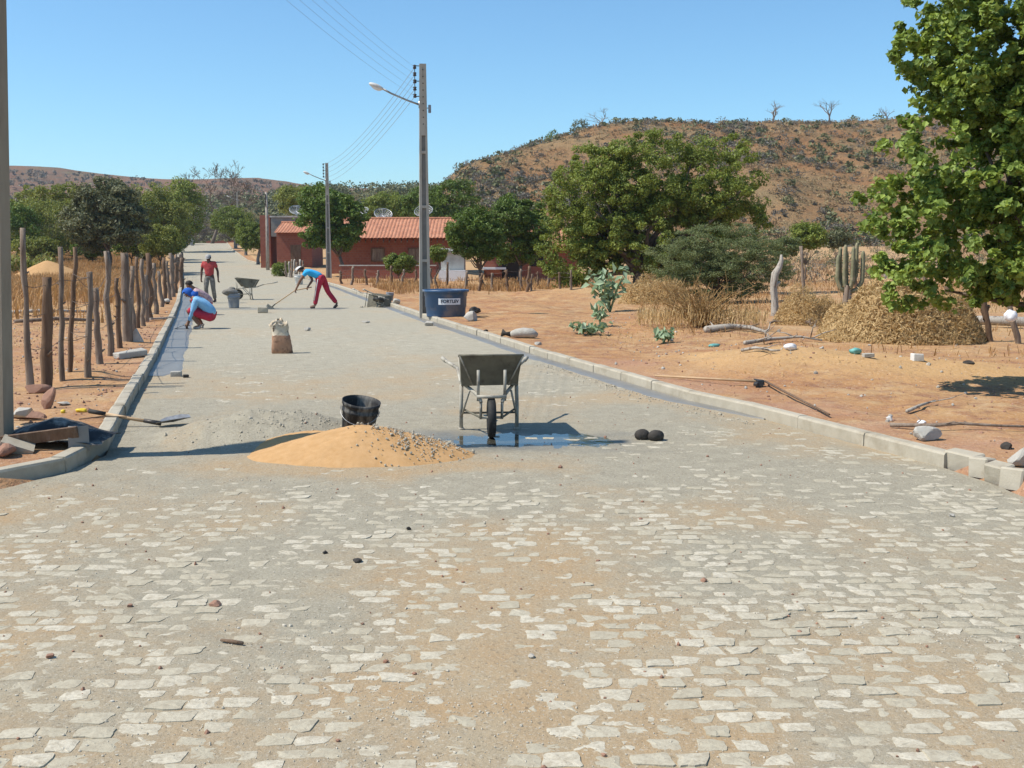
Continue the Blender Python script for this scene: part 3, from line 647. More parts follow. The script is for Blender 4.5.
SQ = (SF[:, None, None]+qt[None]).reshape(-1, 4); STR = (SF[:, None, None]+tq[None]).reshape(-1, 3)
nb = rx.size
far = np.clip((ry-11)/9, 0, 1)
V = np.vstack([np.stack([rx, ry, RZ.ravel()], 1), SV])
Q1 = gridq(*RX.shape)
mi = np.concatenate([np.zeros(len(Q1)), np.ones(len(SQ)+len(STR))])
o = bigmesh('road', V, [Q1, SQ+nb, STR+nb], [roadmat(), stonemat()], mi=mi, smooth=True,
            atts={'sandy': np.concatenate([sandy, STT]), 'wet': np.concatenate([wet, np.zeros(len(STT))]), 'far': np.concatenate([far, np.zeros(len(STT))])})
struct(o)
# ---- gutters of smooth fresh mortar along both kerbs
def strip(name, Yr, f0, f1, z, mt, n=5, dens=.12):
    Y = np.array([Yr[0]+(Yr[1]-Yr[0])*k/200 for k in range(201)])
    t = np.linspace(0, 1, n)
    a, b_ = f0(Y), f1(Y)
    X = a[:, None]*(1-t)+b_[:, None]*t; YY_ = np.repeat(Y[:, None], n, 1)
    Z = base(YY_)+z+.003*fbm(X*3, YY_*3, 81, 3)
    Z[:, 0] -= .03*(t[0] == -1); Z[:, -1] = np.minimum(Z[:, -1], base(Y)+.0)-.004
    return struct(bigmesh(name, np.stack([X.ravel(), YY_.ravel(), Z.ravel()], 1), gridq(*X.shape), mt))
y0l, y1l = G(165, 377)[1], G(180, 288)[1]
strip('mortar_strip', (y0l, y1l), lambda Y: XL(Y)+.003, lambda Y: XL(Y)+.50*np.clip((Y-y0l+.6)/1.2, .4, 1)*(1+.16*fbm(Y*1.1, Y*.0+3, 5, 4)), .016, M['mortar'], 9)
strip('gutter', (G(760, 420)[1], G(300, 278)[1]-6), lambda Y: XR(Y)-.003, lambda Y: XR(Y)-.02-.26*np.clip((Y-G(760, 420)[1])/1.6, 0, 1)**.6*(1+.16*fbm(Y*1.4, Y*0+1, 5, 4)), .014, M['mortar'], 6)
# ---- kerbs
def kerb(name, EY, side, Y0, Y1, h=.125, seg=1.0, upto=None):
    mb = MB(); Y = Y0
    fx = XL if side < 0 else XR
    first = True
    while Y < Y1:
        L = seg if Y < 40 else 4.0
        ya, yb = Y, Y+L
        p0 = np.array([float(fx(ya)), ya]); p1 = np.array([float(fx(yb)), yb])
        d = p1-p0; ln = np.linalg.norm(d)
        if ln > seg*1.6 and Y < 9: yb = Y+.5; p1 = np.array([float(fx(yb)), yb]); d = p1-p0; ln = np.linalg.norm(d)
        dn = d/ln; nrm = np.array([dn[1], -dn[0]])*(1 if side > 0 else -1)
        j = rng.uniform(-.008, .008, 2); dz = rng.uniform(-.004, .006)
        n = 6; V = []
        for k in range(n+1):
            t = .004/ln+(1-.008/ln)*k/n; c = p0+d*t
            z0 = float(base(c[1]))
            prof = [(0, -.10), (0, h-.02), (.012, h-.003), (.03, h), (KW-.02, h), (KW, h-.012), (KW, -.10)]
            for a, zz in prof:
                q = c+nrm*(a+j[0]*(1-t)+j[1]*t); V.append((q[0]+random.uniform(-.0015, .0015), q[1], z0+zz+dz*(zz > 0)+random.uniform(-.0015, .0015)))
        m_ = 7
        F_ = [(k*m_+i, (k+1)*m_+i, (k+1)*m_+i+1, k*m_+i+1) for k in range(n) for i in range(m_-1)]+[tuple(range(m_)), tuple(n*m_+i for i in range(m_))[::-1]]
        if side < 0: F_ = [f[::-1] for f in F_]
        mb.add(V, F_); Y = yb
    o = mb.build(name, M['concrete']); return struct(o)
kerb('kerb', LE, -1, 5.6, 168)
kerb('kerb', RE, 1, G(950, 468)[1], 165)
# the unfinished end of the right kerb: separate blocks
# ---- hills
def hillmat(name, a, b_, c, dk, s=.06):
    m, nt, b = newmat(name); v = coord(nt, 'world')
    mp = N(nt, 'ShaderNodeMapping'); mp.inputs['Scale'].default_value = (1, .6, 2.2); nt.links.new(v, mp.inputs[0]); v2 = mp.outputs[0]
    col = mixc(nt, ramp(nt, noise(nt, v2, s, 6, .7), .4, .6), a, b_)
    col = mixc(nt, ramp(nt, noise(nt, v2, s*1.7, 7, .75), .5, .66), col, c)
    col = mixc(nt, ramp(nt, noise(nt, v2, s*9, 6, .75), .5, .68, 0, .85), col, dk)
    nt.links.new(col, b.inputs['Base Color']); b.inputs['Roughness'].default_value = 1; b.inputs['Specular IOR Level'].default_value = 0
    b1 = bump(nt, noise(nt, v, .4, 7, .75), .9, 1.6, None); bump(nt, noise(nt, v, 2.5, 5, .7), .8, .3, b, b1); return m
def S(t): t = np.clip(t, 0, 1); return t*t*(3-2*t)
def hpt(px, py, Y): return (XA(px, Y, 20), A(px, py, Y)[2])
MP = [hpt(*p, 250) for p in ((380, 275), (430, 262), (446, 215), (453, 194), (462, 182), (472, 174), (500, 163), (530, 154), (560, 142), (590, 131), (620, 127), (700, 124), (760, 122), (830, 122), (900, 122), (1024, 123), (1400, 118), (2200, 122), (3200, 230))]
mxp, mzp = np.array([p[0] for p in MP]), np.array([p[1] for p in MP])
def mesaz(x, y):
    T = np.interp(x*250/np.maximum(y, 1)**.0/250, mxp, mzp)-.5
    t = S((y-125)/125)
    z = 2.4+(T-2.4)*t*np.where(T > 2.2, 1, .3)
    amp = np.clip((T-3)/15, 0, 1)*np.sin(np.pi*np.clip((y-125)/125, 0, 1))
    z = z+amp*(5.5*fbm(x*.033, y*.02, 91, 5)+1.2*fbm(x*.15, y*.15, 92, 3))+.35*fbm(x*.12, y*.12, 93, 4)*S((y-130)/60)
    z = z-np.clip(y-256, 0, 400)*.02
    return np.where(T < 3.2, -6, z)-4*(1-S((y-118)/60))
hx = np.linspace(-70, 420, 330); hy = np.concatenate([np.linspace(118, 262, 130), np.linspace(268, 600, 16)])
HX, HY = np.meshgrid(hx, hy)
o = bigmesh('mesa_hill', np.stack([HX.ravel(), HY.ravel(), mesaz(HX, HY).ravel()], 1), gridq(*HX.shape),
            hillmat('mesa_soil', (.36, .19, .09), (.38, .25, .13), (.29, .225, .125), (.17, .13, .085))); struct(o)
def ridge(name, prof, Y, y0, mt, seed, rough=2.0):
    P = [hpt(px, py, Y) for px, py in prof]; X_ = np.array([p[0] for p in P]); Z_ = np.array([p[1] for p in P])
    hx = np.linspace(X_[0], X_[-1], 300); hy = np.linspace(y0, Y*1.25, 60); HX, HY = np.meshgrid(hx, hy)
    T = np.interp(HX, X_, Z_); t = S((HY-y0)/(Y-y0))
    Z = 1+(T-1)*t+t*rough*fbm(HX*.02, HY*.02, seed, 5)+t*(1-t)*12*fbm(HX*.008, HY*.01, seed+1, 4)
    Z = Z-np.clip(HY-Y, 0, 999)*.03
    return struct(bigmesh(name, np.stack([HX.ravel(), HY.ravel(), Z.ravel()], 1), gridq(*HX.shape), mt))
ridge('far_ridge', ((-900, 175), (-400, 160), (-100, 162), (0, 166), (30, 168), (70, 170), (110, 174), (150, 178), (190, 181), (230, 180), (262, 180), (300, 185), (330, 188), (380, 188), (430, 189), (500, 192), (640, 205), (900, 220)), 720, 380,
      hillmat('far_ridge_soil', (.26, .145, .095), (.21, .135, .09), (.20, .17, .10), (.105, .095, .07), .018), 101)
ridge('wooded_rise', ((-400, 215), (0, 208), (120, 207), (200, 208), (260, 203), (330, 196), (380, 194), (440, 195), (500, 198), (600, 212), (800, 225)), 330, 185,
      hillmat('wooded_rise_soil', (.17, .13, .075), (.13, .125, .05), (.10, .11, .04), (.07, .075, .03), .05), 111)
# ================================================================== VEGETATION
def leafquads(P, Nn, size, tint, asp=.55, rs=None):
    """one folded leaf per point P with outward hint Nn"""
    n = len(P); rs = rs or rng
    a = rs.normal(size=(n, 3)); nn = Nn+rs.normal(size=(n, 3))*.75; nn /= np.linalg.norm(nn, axis=1)[:, None]+1e-9
    u = np.cross(nn, a); u /= np.linalg.norm(u, axis=1)[:, None]+1e-9; v = np.cross(nn, u)
    sz = size*rs.uniform(.6, 1.25, n)[:, None]
    p0 = P-u*sz*.5; p2 = P+u*sz*.5-nn*sz*.12; p1 = P+v*sz*asp*.5+nn*sz*.10-u*sz*.06; p3 = P-v*sz*asp*.5+nn*sz*.10-u*sz*.06
    V = np.stack([p0, p1, p2, p3], 1).reshape(-1, 3)
    Q = np.arange(n*4).reshape(n, 4)
    return V, Q, np.repeat(tint, 4)
def envelope(ells, k, shell=.55):
    """k clump centres spread through a union of ellipsoids (c, r)"""
    vol = np.array([e[1][0]*e[1][1]*e[1][2] for e in ells])**.75; pr = vol/vol.sum(); out = []
    while len(out) < k:
        e = ells[rng.choice(len(ells), p=pr)]
        d = rng.normal(size=3); d /= np.linalg.norm(d); r = rng.uniform(shell**3, 1)**(1/3)
        q = d*r; p = np.array(e[0])+q*np.array(e[1]); out.append((p, d))
    return out
def crown(name, ells, k, per, leaf, mt, parent, clump=.16, dk=1.7, dc=1.22, flat=.7, asp=.55, shell=.5, droop=0, zmin=None, up=.5):
    k = int(k*dk); clump = clump*dc
    cl = envelope(ells, k, shell); R0 = np.mean([np.mean(e[1]) for e in ells])
    Ps, Ns, Ts = [], [], []
    for p, d in cl:
        n = int(per*rng.uniform(.5, 1.4)); c = R0*clump*rng.uniform(.6, 1.4)
        q = rng.normal(size=(n, 3)); q /= np.linalg.norm(q, axis=1)[:, None]; q *= (rng.uniform(.15, 1, n)**.5)[:, None]
        P = p+q*np.array([c, c, c*flat]); P[:, 2] -= droop*np.abs(q[:, 0]*c)
        Ps.append(P); Ns.append(q*.6+d*.5+np.array([0, 0, up])); b = rng.uniform(.15, .75)
        Ts.append(np.clip(b+rng.uniform(-.25, .25, n), 0, 1))
    P, Nn, T = np.vstack(Ps), np.vstack(Ns), np.concatenate(Ts)
    if zmin is not None: m_ = P[:, 2] > zmin; P, Nn, T = P[m_], Nn[m_], T[m_]
    V, Q, t = leafquads(P, Nn, leaf, T, asp)
    return bigmesh(name, V, Q, mt, parent, smooth=False, atts={'tint': t}), cl
def limbs(mb, base_, cl, r0, n, split=.35, wig=.12, mt=0):
    b = np.array(base_, float); cen = np.mean([c[0] for c in cl], 0)
    fork = b+(cen-b)*split; fork[0] += random.uniform(-.1, .1)
    L = np.linalg.norm(fork-b)
    mb.tube([b-[0, 0, .15], b+(fork-b)*.05, b+(fork-b)*.4+rng.normal(0, .04*L, 3)*[1, 1, 0], b+(fork-b)*.75+rng.normal(0, .05*L, 3)*[1, 1, 0], fork], [r0*1.35, r0*1.1, r0*.9, r0*.8, r0*.7], 9, mt, jit=.08)
    for i in range(n):
        t = fork+(cl[rng.integers(len(cl))][0]-fork)*.86; L2 = np.linalg.norm(t-fork)
        mid = fork+(t-fork)*.5+rng.normal(0, wig*L2*.6, 3)
        mb.tube([fork, fork+(mid-fork)*.5+rng.normal(0, .04*L2, 3), mid, t], [r0*.5, r0*.38, r0*.26, r0*.08], 6, mt)
def tree(label, px, Y, cx, cy, hw, hh, k=120, per=60, leaf=.12, mt='lf_dark', bark='bark', r0=.12, name='tree', cat='tree', group=None, ells=None, depth=1., nl=10, split=.35, zmin=None, **kw):
    """crown centred at pixel (cx,cy) half-size (hw,hh) px at depth Y, trunk foot under pixel column px"""
    x0 = XA(px, Y, 1); z0 = gzz(x0, Y); s_ = Y/F
    t = thing(name, label, cat, (x0, Y, z0), 0, group); E = []
    for (ex, ey, ew, eh) in (ells or [(cx, cy, hw, hh)]):
        c = A(ex, ey, Y); d_ = min(ew, eh*1.3)*s_*depth
        E.append(((c[0]-x0, random.uniform(-.2, .2)*d_ if ells else 0, c[2]-z0), (ew*s_, d_, eh*s_)))
    cr, cl = crown('crown', E, k, per, leaf, M[mt], t, zmin=zmin if zmin is not None else .05, **kw)
    mb = MB(); limbs(mb, (0, 0, 0), cl, r0, nl, split); mb.build('trunk', M[bark], t, True)
    return t
# --- left side, beyond the field
tree('round dark grey-green tree in front of the hedge trees left of the road', 108, 74, 106, 215, 36, 40, 170, 75, .24, 'lf_grey', r0=.16, cat='tree', clump=.2, ells=[(106, 208, 32, 32), (92, 225, 28, 26), (124, 222, 24, 26)], flat=.6)
tree('bright green tree rising behind the bushes at the far left', 60, 108, 55, 200, 42, 17, 90, 60, .3, 'lf_yel', r0=.15, clump=.22, ells=[(60, 196, 26, 14), (32, 206, 28, 18), (80, 205, 20, 18)])
tree('pale yellow-green thin tree between the dark tree and the pole', 55, 96, 45, 225, 36, 26, 100, 55, .22, 'lf_yel', r0=.1, clump=.2)
tree('low dark green bushy tree at the left edge beside the pole', 18, 92, 14, 228, 24, 26, 60, 60, .22, 'lf_dark', r0=.1, clump=.22)
tree('yellow-green feathery tree right of the round dark tree', 158, 104, 158, 214, 30, 30, 120, 60, .24, 'lf_yel', r0=.12, clump=.2, ells=[(150, 208, 24, 24), (170, 218, 22, 26)])
tree('dull green tree just left of the leafless tree', 180, 128, 182, 212, 22, 32, 90, 55, .3, 'lf_big', r0=.12, clump=.22)
tree('low green bush with yellow flowers above the end of the stake fence', 158, 78, 158, 240, 22, 15, 60, 60, .18, 'lf_yel', r0=.05, clump=.25, name='bush', cat='bush')
tree('dark green bush at the foot of the round dark tree', 132, 84, 134, 242, 22, 13, 60, 60, .2, 'lf_dark', r0=.05, clump=.25, name='bush', cat='bush')
tree('grey-green bush at the left edge behind the dry field', 70, 100, 72, 245, 26, 10, 50, 60, .22, 'lf_grey', r0=.05, clump=.25, name='bush', cat='bush')
for i, (px, Y, cx, cy, hw, hh, mt, lab) in enumerate(((30, 88, 36, 247, 26, 9, 'lf_yel', 'low yellow-green hedge clump at the back of the dry field, far left'), (92, 90, 90, 248, 20, 9, 'lf_dark', 'low dark bush behind the dry field just left of the round dark tree'),
        (150, 92, 148, 247, 20, 11, 'lf_grey', 'dull low bush behind the fence end left of the road'), (174, 110, 172, 243, 13, 11, 'lf_dark', 'dark bush beside the far left end of the kerb'))):
    tree(lab, px, Y, cx, cy, hw, hh, 50, 60, .22, mt, r0=.05, clump=.28, name='bush', cat='bush')
# tall leafy maize-like plants beside the pole
t = thing('maize_patch', 'clump of tall narrow-leaved green plants right beside the left pole', 'crop plants', (XA(28, 66, 0), 66, gzz(XA(28, 66, 0), 66)))
P = []; mb = MB(); Vv = []; Qv = []; tt_ = []
for i in range(46):
    x, y_ = rng.uniform(-1.5, 1.5), rng.uniform(-.8, .8); h = rng.uniform(.9, 1.5)
    mb.tube([(x, y_, 0), (x+.04, y_, h)], [.018, .008], 4)
    for j in range(9):
        z = h*(.25+.08*j); a = rng.uniform(0, 6.28); d = np.array([math.cos(a), math.sin(a), 0]); p0 = np.array([x, y_, z]); n0 = len(Vv)*1
        sd = np.array([-d[1], d[0], 0])*.035
        for p, wd in ((p0, .6), (p0+d*.22+[0, 0, .22], 1), (p0+d*.48+[0, 0, .12], .6), (p0+d*.6-[0, 0, .05], .1)): Vv += [p-sd*wd, p+sd*wd]
        tt_ += [rng.uniform(.2, 1)]*8
        for q in range(3): Qv.append([n0+2*q, n0+2*q+1, n0+2*q+3, n0+2*q+2])
mb.build('stem', M['lf_yel'], t); bigmesh('leaves', np.array(Vv), np.array(Qv), M['lf_yel'], t, False, {'tint': np.array(tt_)})
# leafless trees
def bare(label, px, py, Y, h_px, w_px, r0, depth=5, name='bare_tree', mt='barkgrey', group=None, lean=0, twig=.0, on_z=None):
    x0 = XA(px, Y, 2); z0 = on_z if on_z is not None else gzz(x0, Y); h = h_px*Y/F
    t = thing(name, label, 'leafless tree', (x0, Y, z0), 0, group); tr = MB(); br = MB()
    asp = w_px/h_px
    def grow(p, d, L, r, lev, mbx):
        n = 4; pts = [p]; q = p.copy(); dd = d.copy()
        for i in range(n):
            dd = dd+rng.normal(0, .13, 3); dd[2] += .03; dd /= np.linalg.norm(dd); q = q+dd*L/n; pts.append(q.copy())
        rr = [max(r*(1-.45*i/n), h*.0022) for i in range(n+1)]; mbx.tube(pts, rr, 6 if lev < 2 else 4 if lev < 4 else 3)
        if lev >= depth: return
        for k in range(rng.integers(2, 4) if lev else 4):
            nd = dd+rng.normal(0, .55, 3)*np.array([1.15*asp, 1., .55]); nd[2] += .15; nd /= np.linalg.norm(nd)
            s_ = pts[-1] if k < 2 else pts[rng.integers(2, n+1)]
            grow(s_, nd, L*rng.uniform(.62, .85), r*.56, lev+1, br)
    grow(np.array([0, 0, -.1]), np.array([lean, 0, 1.]), h*.32, r0, 0, tr)
    V = np.vstack(br.v); f = (h/V[:, 2].max()); fx = min(max((w_px*Y/F)/np.ptp(V[:, 0]), f*.7), f*1.8)
    for m_ in (tr, br): m_.v = [v_*[fx, f, f] for v_ in m_.v]
    tr.build('trunk', M[mt], t, True); br.build('branches', M[mt], t); return t
bare('large leafless tree with a wide twiggy crown at the end of the road', 212, 240, 168, 84, 84, .34, 7, lean=.12, mt='bark')
for lab, px, Y, cx, cy, hw, hh in (('grey twiggy bush at the far end of the road below the leafless tree', 200, 176, 200, 228, 15, 16),
                           ('brown-grey twiggy scrub left of the road end', 178, 160, 182, 236, 13, 12),
                           ('grey twiggy bush right of the leafless trunk at the road end', 222, 180, 224, 222, 13, 22)):
    tree(lab, px, Y, cx, cy, hw, hh, 70, 60, .3, 'lf_twig', 'barkgrey', .05, name='bush', cat='bush', asp=.2)
# right of the road, around the houses
tree('farther of the clipped round-crowned trees on the right verge', 236, 138, 232, 222, 20, 15, 110, 70, .22, 'lf_ficus', 'barkgrey', .22, clump=.2, group='clipped round trees along the right verge', split=.6)
tree('middle clipped round-crowned tree on the right verge', 246, 118, 246, 234, 10, 15, 70, 70, .2, 'lf_ficus', 'barkgrey', .16, clump=.2, group='clipped round trees along the right verge', split=.6)
tree('nearest clipped round-crowned tree on the right verge left of the thin post', 258, 98, 264, 236, 24, 14, 140, 70, .17, 'lf_ficus', 'barkgrey', .16, clump=.18, group='clipped round trees along the right verge', split=.55, ells=[(253, 236, 14, 14), (272, 237, 18, 13)])
tree('dark broad-leaved tree beside the second lamp post in front of the brick house', 345, 68.5, 330, 212, 32, 30, 170, 60, .22, 'lf_dark', r0=.13, clump=.22, ells=[(325, 204, 26, 20), (348, 220, 20, 22), (314, 226, 18, 22), (338, 238, 18, 14)])
tree('yellow-green tree rising behind the left end of the brick house', 295, 112, 295, 200, 20, 14, 70, 60, .25, 'lf_yel', r0=.12, clump=.24)
tree('dark tree with dense crown behind the right part of the tiled roof', 440, 104, 440, 203, 38, 24, 130, 70, .26, 'lf_dark', r0=.16, clump=.2, ells=[(425, 206, 26, 18), (455, 198, 24, 18), (448, 215, 28, 16)])
tree('mid green tree between the two dark trees behind the tiled roof', 390, 120, 388, 208, 26, 14, 80, 60, .28, 'lf_big', r0=.12, clump=.24)
tree('compact bright dark-green tree right of the grey plaster shed', 484, 50, 474, 234, 27, 27, 170, 80, .13, 'lf_dark', r0=.10, clump=.2, ells=[(472, 232, 25, 26), (486, 240, 18, 22)])
tree('tall dark tree between the compact tree and the big spreading tree', 520, 55, 520, 228, 30, 34, 170, 75, .15, 'lf_dark', r0=.12, clump=.2, ells=[(514, 216, 24, 20), (530, 230, 24, 30), (512, 246, 20, 20)])
tree('thin-crowned sapling right of the middle lamp post by the far fence', 437, 47, 438, 254, 8, 9, 26, 36, .13, 'lf_ficus', r0=.05, clump=.35, name='sapling', split=.85, nl=5)
tree('low bright green bush before the brick house left of the middle pole', 400, 56, 400, 263, 16, 9, 50, 60, .13, 'lf_ficus', r0=.03, clump=.3, name='bush', cat='bush')
tree('small green bush on the right verge beside the thin post', 283, 72, 282, 270, 9, 8, 30, 50, .12, 'lf_ficus', r0=.03, clump=.35, name='bush', cat='bush')
tree('huge spreading broad-leaved tree at the centre right in front of the hill', 640, 43, 655, 205, 110, 72, 620, 95, .125, 'lf_big', r0=.3, clump=.13, nl=26, split=.28, depth=.75,
     ells=[(602, 205, 58, 62), (655, 178, 70, 45), (715, 182, 50, 46), (640, 235, 70, 50), (575, 250, 40, 42), (735, 215, 36, 34), (690, 240, 40, 40)])
tree('low feathery grey-green acacia spreading in front of the huge tree', 715, 35.5, 720, 262, 78, 36, 380, 110, .075, 'lf_aca', r0=.09, clump=.17, flat=.35, nl=22, split=.25, asp=.3,
     ells=[(725, 245, 55, 22), (690, 262, 48, 24), (745, 268, 48, 28), (715, 280, 50, 22)])
tree('green bush at the foot of the hill right of the acacia', 806, 62, 808, 236, 17, 13, 60, 60, .15, 'lf_big', r0=.05, clump=.28, name='bush', cat='bush')
tree('pale green bush between the acacia and the cactus', 785, 58, 786, 247, 16, 10, 50, 60, .12, 'lf_aca', r0=.04, clump=.3, name='bush', cat='bush')
tree('dull green bush behind the cactus', 836, 66, 836, 238, 14, 9, 45, 60, .15, 'lf_grey', r0=.04, clump=.3, name='bush', cat='bush')
# foreground tree, right
tree('large tree with big glossy leaves filling the right edge', 1075, 13.2, 1060, 100, 180, 260, 900, 38, .088, 'lf_fg', r0=.16, clump=.075, dk=2.9, nl=16, split=.3, depth=.85, flat=.85, asp=.82, shell=.55, up=.7, zmin=.95,
     ells=[(1005, 10, 98, 120), (990, 65, 103, 60), (975, 150, 92, 70), (930, 212, 76, 42), (955, 245, 92, 60), (905, 285, 26, 36), (1060, 200, 130, 110), (1080, 20, 150, 170), (1070, -130, 150, 120), (1025, 285, 60, 30), (1120, 120, 120, 150)])
M['redgrass'] = leafmat('reddish_dry_grass', (.24, .13, .07), (.42, .29, .16), None, .2, rough=.85)
# ---- dry field grass, straw and scrub (uncountable)
def blades(name, P, h, wd, mt, lean=.5, tint=None, parent=None):
    n = len(P); a = rng.uniform(0, 6.28, n); d = np.stack([np.cos(a), np.sin(a), np.zeros(n)], 1); s_ = np.stack([-d[:, 1], d[:, 0], d[:, 2]], 1)*wd*.5
    hh = (h*rng.uniform(.5, 1.25, n))[:, None]; le = (lean*rng.uniform(.1, 1, n))[:, None]
    up = np.array([0, 0, 1.])
    m1 = P+up*hh*.55+d*hh*le*.3; tp = P+up*hh*(1-le*.45)+d*hh*le
    V = np.stack([P-s_, P+s_, m1+s_*.8, m1-s_*.8, tp+s_*.15, tp-s_*.15], 1).reshape(-1, 3)
    b = np.arange(n)[:, None]*6
    Q = np.concatenate([b+[0, 1, 2, 3], b+[3, 2, 4, 5]])
    t = np.repeat(rng.uniform(0, 1, n) if tint is None else tint, 6)
    return bigmesh(name, V, Q, mt, parent, smooth=False, atts={'tint': t})
def scatter(n, pxr, Yr, cond=None, dens=None):
    Y = np.sqrt(rng.uniform(Yr[0]**2, Yr[1]**2, n)); px = rng.uniform(*pxr, n); X = (px-512)/F*Y
    m_ = np.ones(n, bool)
    if cond is not None: m_ &= cond(X, Y, px)
    if dens is not None: m_ &= rng.uniform(0, 1, n) < dens(X, Y)
    X, Y = X[m_], Y[m_]; return np.stack([X, Y, gz(X, Y)], 1)
P = scatter(130000, (-120, 190), (25, 118), lambda X, Y, p: (XL(Y)-X > 1.4), lambda X, Y: np.clip(.35+1.0*fbm(X*.25, Y*.15, 121, 4)+np.clip((Y-32)/14, -.2, .8), 0, 1))
struct(blades('dry_field_grass', P, .50, .035, M['drygrass'], .5), 'stuff')
P = scatter(15000, (-120, 200), (8, 34), lambda X, Y, p: (XL(Y)-X > .7), lambda X, Y: np.clip(.15+1.0*fbm(X*.8, Y*.6, 122, 4), 0, 1)*np.clip(Y/30, .3, 1))
struct(blades('straw_litter', P, .07, .012, M['dry'], 3.5), 'stuff')
P = scatter(46000, (640, 1200), (17, 60), lambda X, Y, p: (X-XR(Y) > 3.5), lambda X, Y: np.clip(-.05+1.1*fbm(X*.35, Y*.25, 123, 4)+.45*S((Y-24)/10), 0, .9))
struct(blades('dry_verge_grass', P, .20, .018, M['drygrass'], 1.5), 'stuff')
P = scatter(34000, (335, 640), (40, 62), lambda X, Y, p: (X-XR(Y) > 1.2), lambda X, Y: np.clip(.25+.9*fbm(X*.4, Y*.3, 124, 4)+.6*np.exp(-((Y-47)/3)**2)-.25, 0, .95))
struct(blades('dry_paddock_grass', P, .32, .03, M['drygrass'], .5), 'stuff')
P = scatter(60000, (640, 1300), (52, 140), None, lambda X, Y: np.clip(.25+1.3*fbm(X*.12, Y*.07, 125, 4), 0, 1))
struct(blades('dry_slope_grass', P, .42, .07, M['redgrass'], 1.0), 'stuff')
# dense heap of dry stalks
def heap(name, label, cat, px, Y, rx, ry, h, n, leaf, mt, asp=.22, seed=0):
    x0 = XA(px, Y, 0); z0 = gzz(x0, Y); t = thing(name, label, cat, (x0, Y, z0))
    a = rng.uniform(0, 6.28, n); r = np.sqrt(rng.uniform(0, 1, n)); X = r*np.cos(a); Yy = r*np.sin(a)
    top = h*(1-r**3.6)*(1+.6*fbm(X*2.6+seed, Yy*2.6, 131+seed, 4)); Z = top*rng.uniform(.5, 1.12, n)
    P = np.stack([X*rx*(1+.12*fbm(a, a*0+seed, 132, 2)), Yy*ry, Z], 1)
    V, Q, tt2 = leafquads(P, np.stack([X, Yy*1.0-.6, np.full(n, .1)], 1), leaf, rng.uniform(.1, 1, n)*(.55+.45*np.clip(.6+fbm(X*4, Z*4, 133, 3), 0, 1)), asp)
    bigmesh('dry_leaves', V, Q, M[mt], t, False, {'tint': tt2})
    c = MB(); c.blob((0, 0, -.02), (rx*.84, ry*.84, h*.70), .22, seed+3, 4); c.build('packed_core', M['straw_core'], t, True)
    mb = MB()
    for i in range(40):
        q = P[rng.integers(n)]; mb.tube([q*[.8, .8, .2], q, q+rng.normal(0, .12, 3)+[0, 0, .18]], [.008, .006, .003], 4)
    mb.build('stalks', M['dry'], t); return t
M['straw_core'] = nm('packed_straw', (.36, .22, .08), (.50, .33, .14), 12, c3=(.18, .10, .04), s3=8, bmp=.9, bs=40, bd=.03)
heap('dry_bush', 'broad heap of dry golden leaves in front of the leaning posts under the foreground tree', 'dry bush', 903, 20.3, 1.5, 1.1, .88, 24000, .15, 'dry', asp=.16)
heap('dry_bush', 'low golden dry clump spreading from the left foot of the big golden heap', 'dry bush', 862, 21.6, .85, .7, .55, 9000, .14, 'dry', seed=6, asp=.16)
heap('dry_bush', 'small reddish-gold dry bush between the pale stump and the big golden heap', 'dry bush', 806, 25.0, .75, .6, .75, 7000, .10, 'dry', seed=2, asp=.16)
heap('dry_bush', 'low brown dry bush under the left side of the acacia behind the milkweed', 'dry bush', 655, 34, 1.1, .8, .75, 7000, .12, 'dry', seed=4, asp=.16)
# yellow stalky shrub
t = thing('stalky_shrub', 'spiky pale yellow leafless shrub in front of the acacia', 'dry shrub', on(700, 327))
mb = MB()
for i in range(120):
    a = rng.uniform(0, 6.28); r = rng.uniform(.1, .85); e = np.array([math.cos(a)*r*1.5, math.sin(a)*r, rng.uniform(.3, .95)]); mid = e*[.45, .45, .6]+rng.normal(0, .05, 3)
    mb.tube([(0, 0, 0), mid, e], [.012, .009, .004], 4)
    for j in range(3): q = mid+(e-mid)*rng.uniform(.2, 1); mb.tube([q, q+rng.normal(0, .13, 3)+[0, 0, .08]], [.006, .003], 3)
mb.build('stalks', M['dry'], t)
blades('dry_leaves', np.stack([rng.uniform(-1.3, 1.3, 1500), rng.uniform(-.7, .7, 1500), rng.uniform(0, .3, 1500)], 1), .22, .015, M['dry'], .8, parent=t)
# broad-leaved milkweeds
def milkweed(label, px, py, h, n, spread, size):
    p = on(px, py); t = thing('leafy_plant', label, 'plant', p); mb = MB(); P_ = []; D_ = []
    for i in range(n):
        a = rng.uniform(0, 6.28); e = np.array([math.cos(a)*spread*rng.uniform(.2, 1), math.sin(a)*spread*rng.uniform(.2, 1), h*rng.uniform(.55, 1)])
        mb.tube([(0, 0, 0), e*[.4, .4, .55], e], [.02*h+.004, .014*h+.003, .006], 5)
        for j in range(9):
            q = e*(.35+.65*j/8); b = j*2.4+i
            P_.append(q+np.array([math.cos(b), math.sin(b), .25])*size*.55); D_.append((math.cos(b)*.3, math.sin(b)*.3-.3, .8))
    mb.build('stem', M['lf_milk'], t); P_ = np.array(P_); V, Q, tt2 = leafquads(P_, np.array(D_), size, rng.uniform(0, 1, len(P_)), .6)
    bigmesh('leaves', V, Q, M['lf_milk'], t, False, {'tint': tt2}); return t
milkweed('tall broad-leaved blue-green plant standing alone before the big tree', 610, 312, 1.25, 13, .62, .27)
milkweed('single-stemmed leafy plant below the tall blue-green plant', 600, 326, .55, 4, .18, .2)
milkweed('low sprawling leafy plant left of the leafy single stem on the red soil', 590, 335, .24, 8, .5, .19)
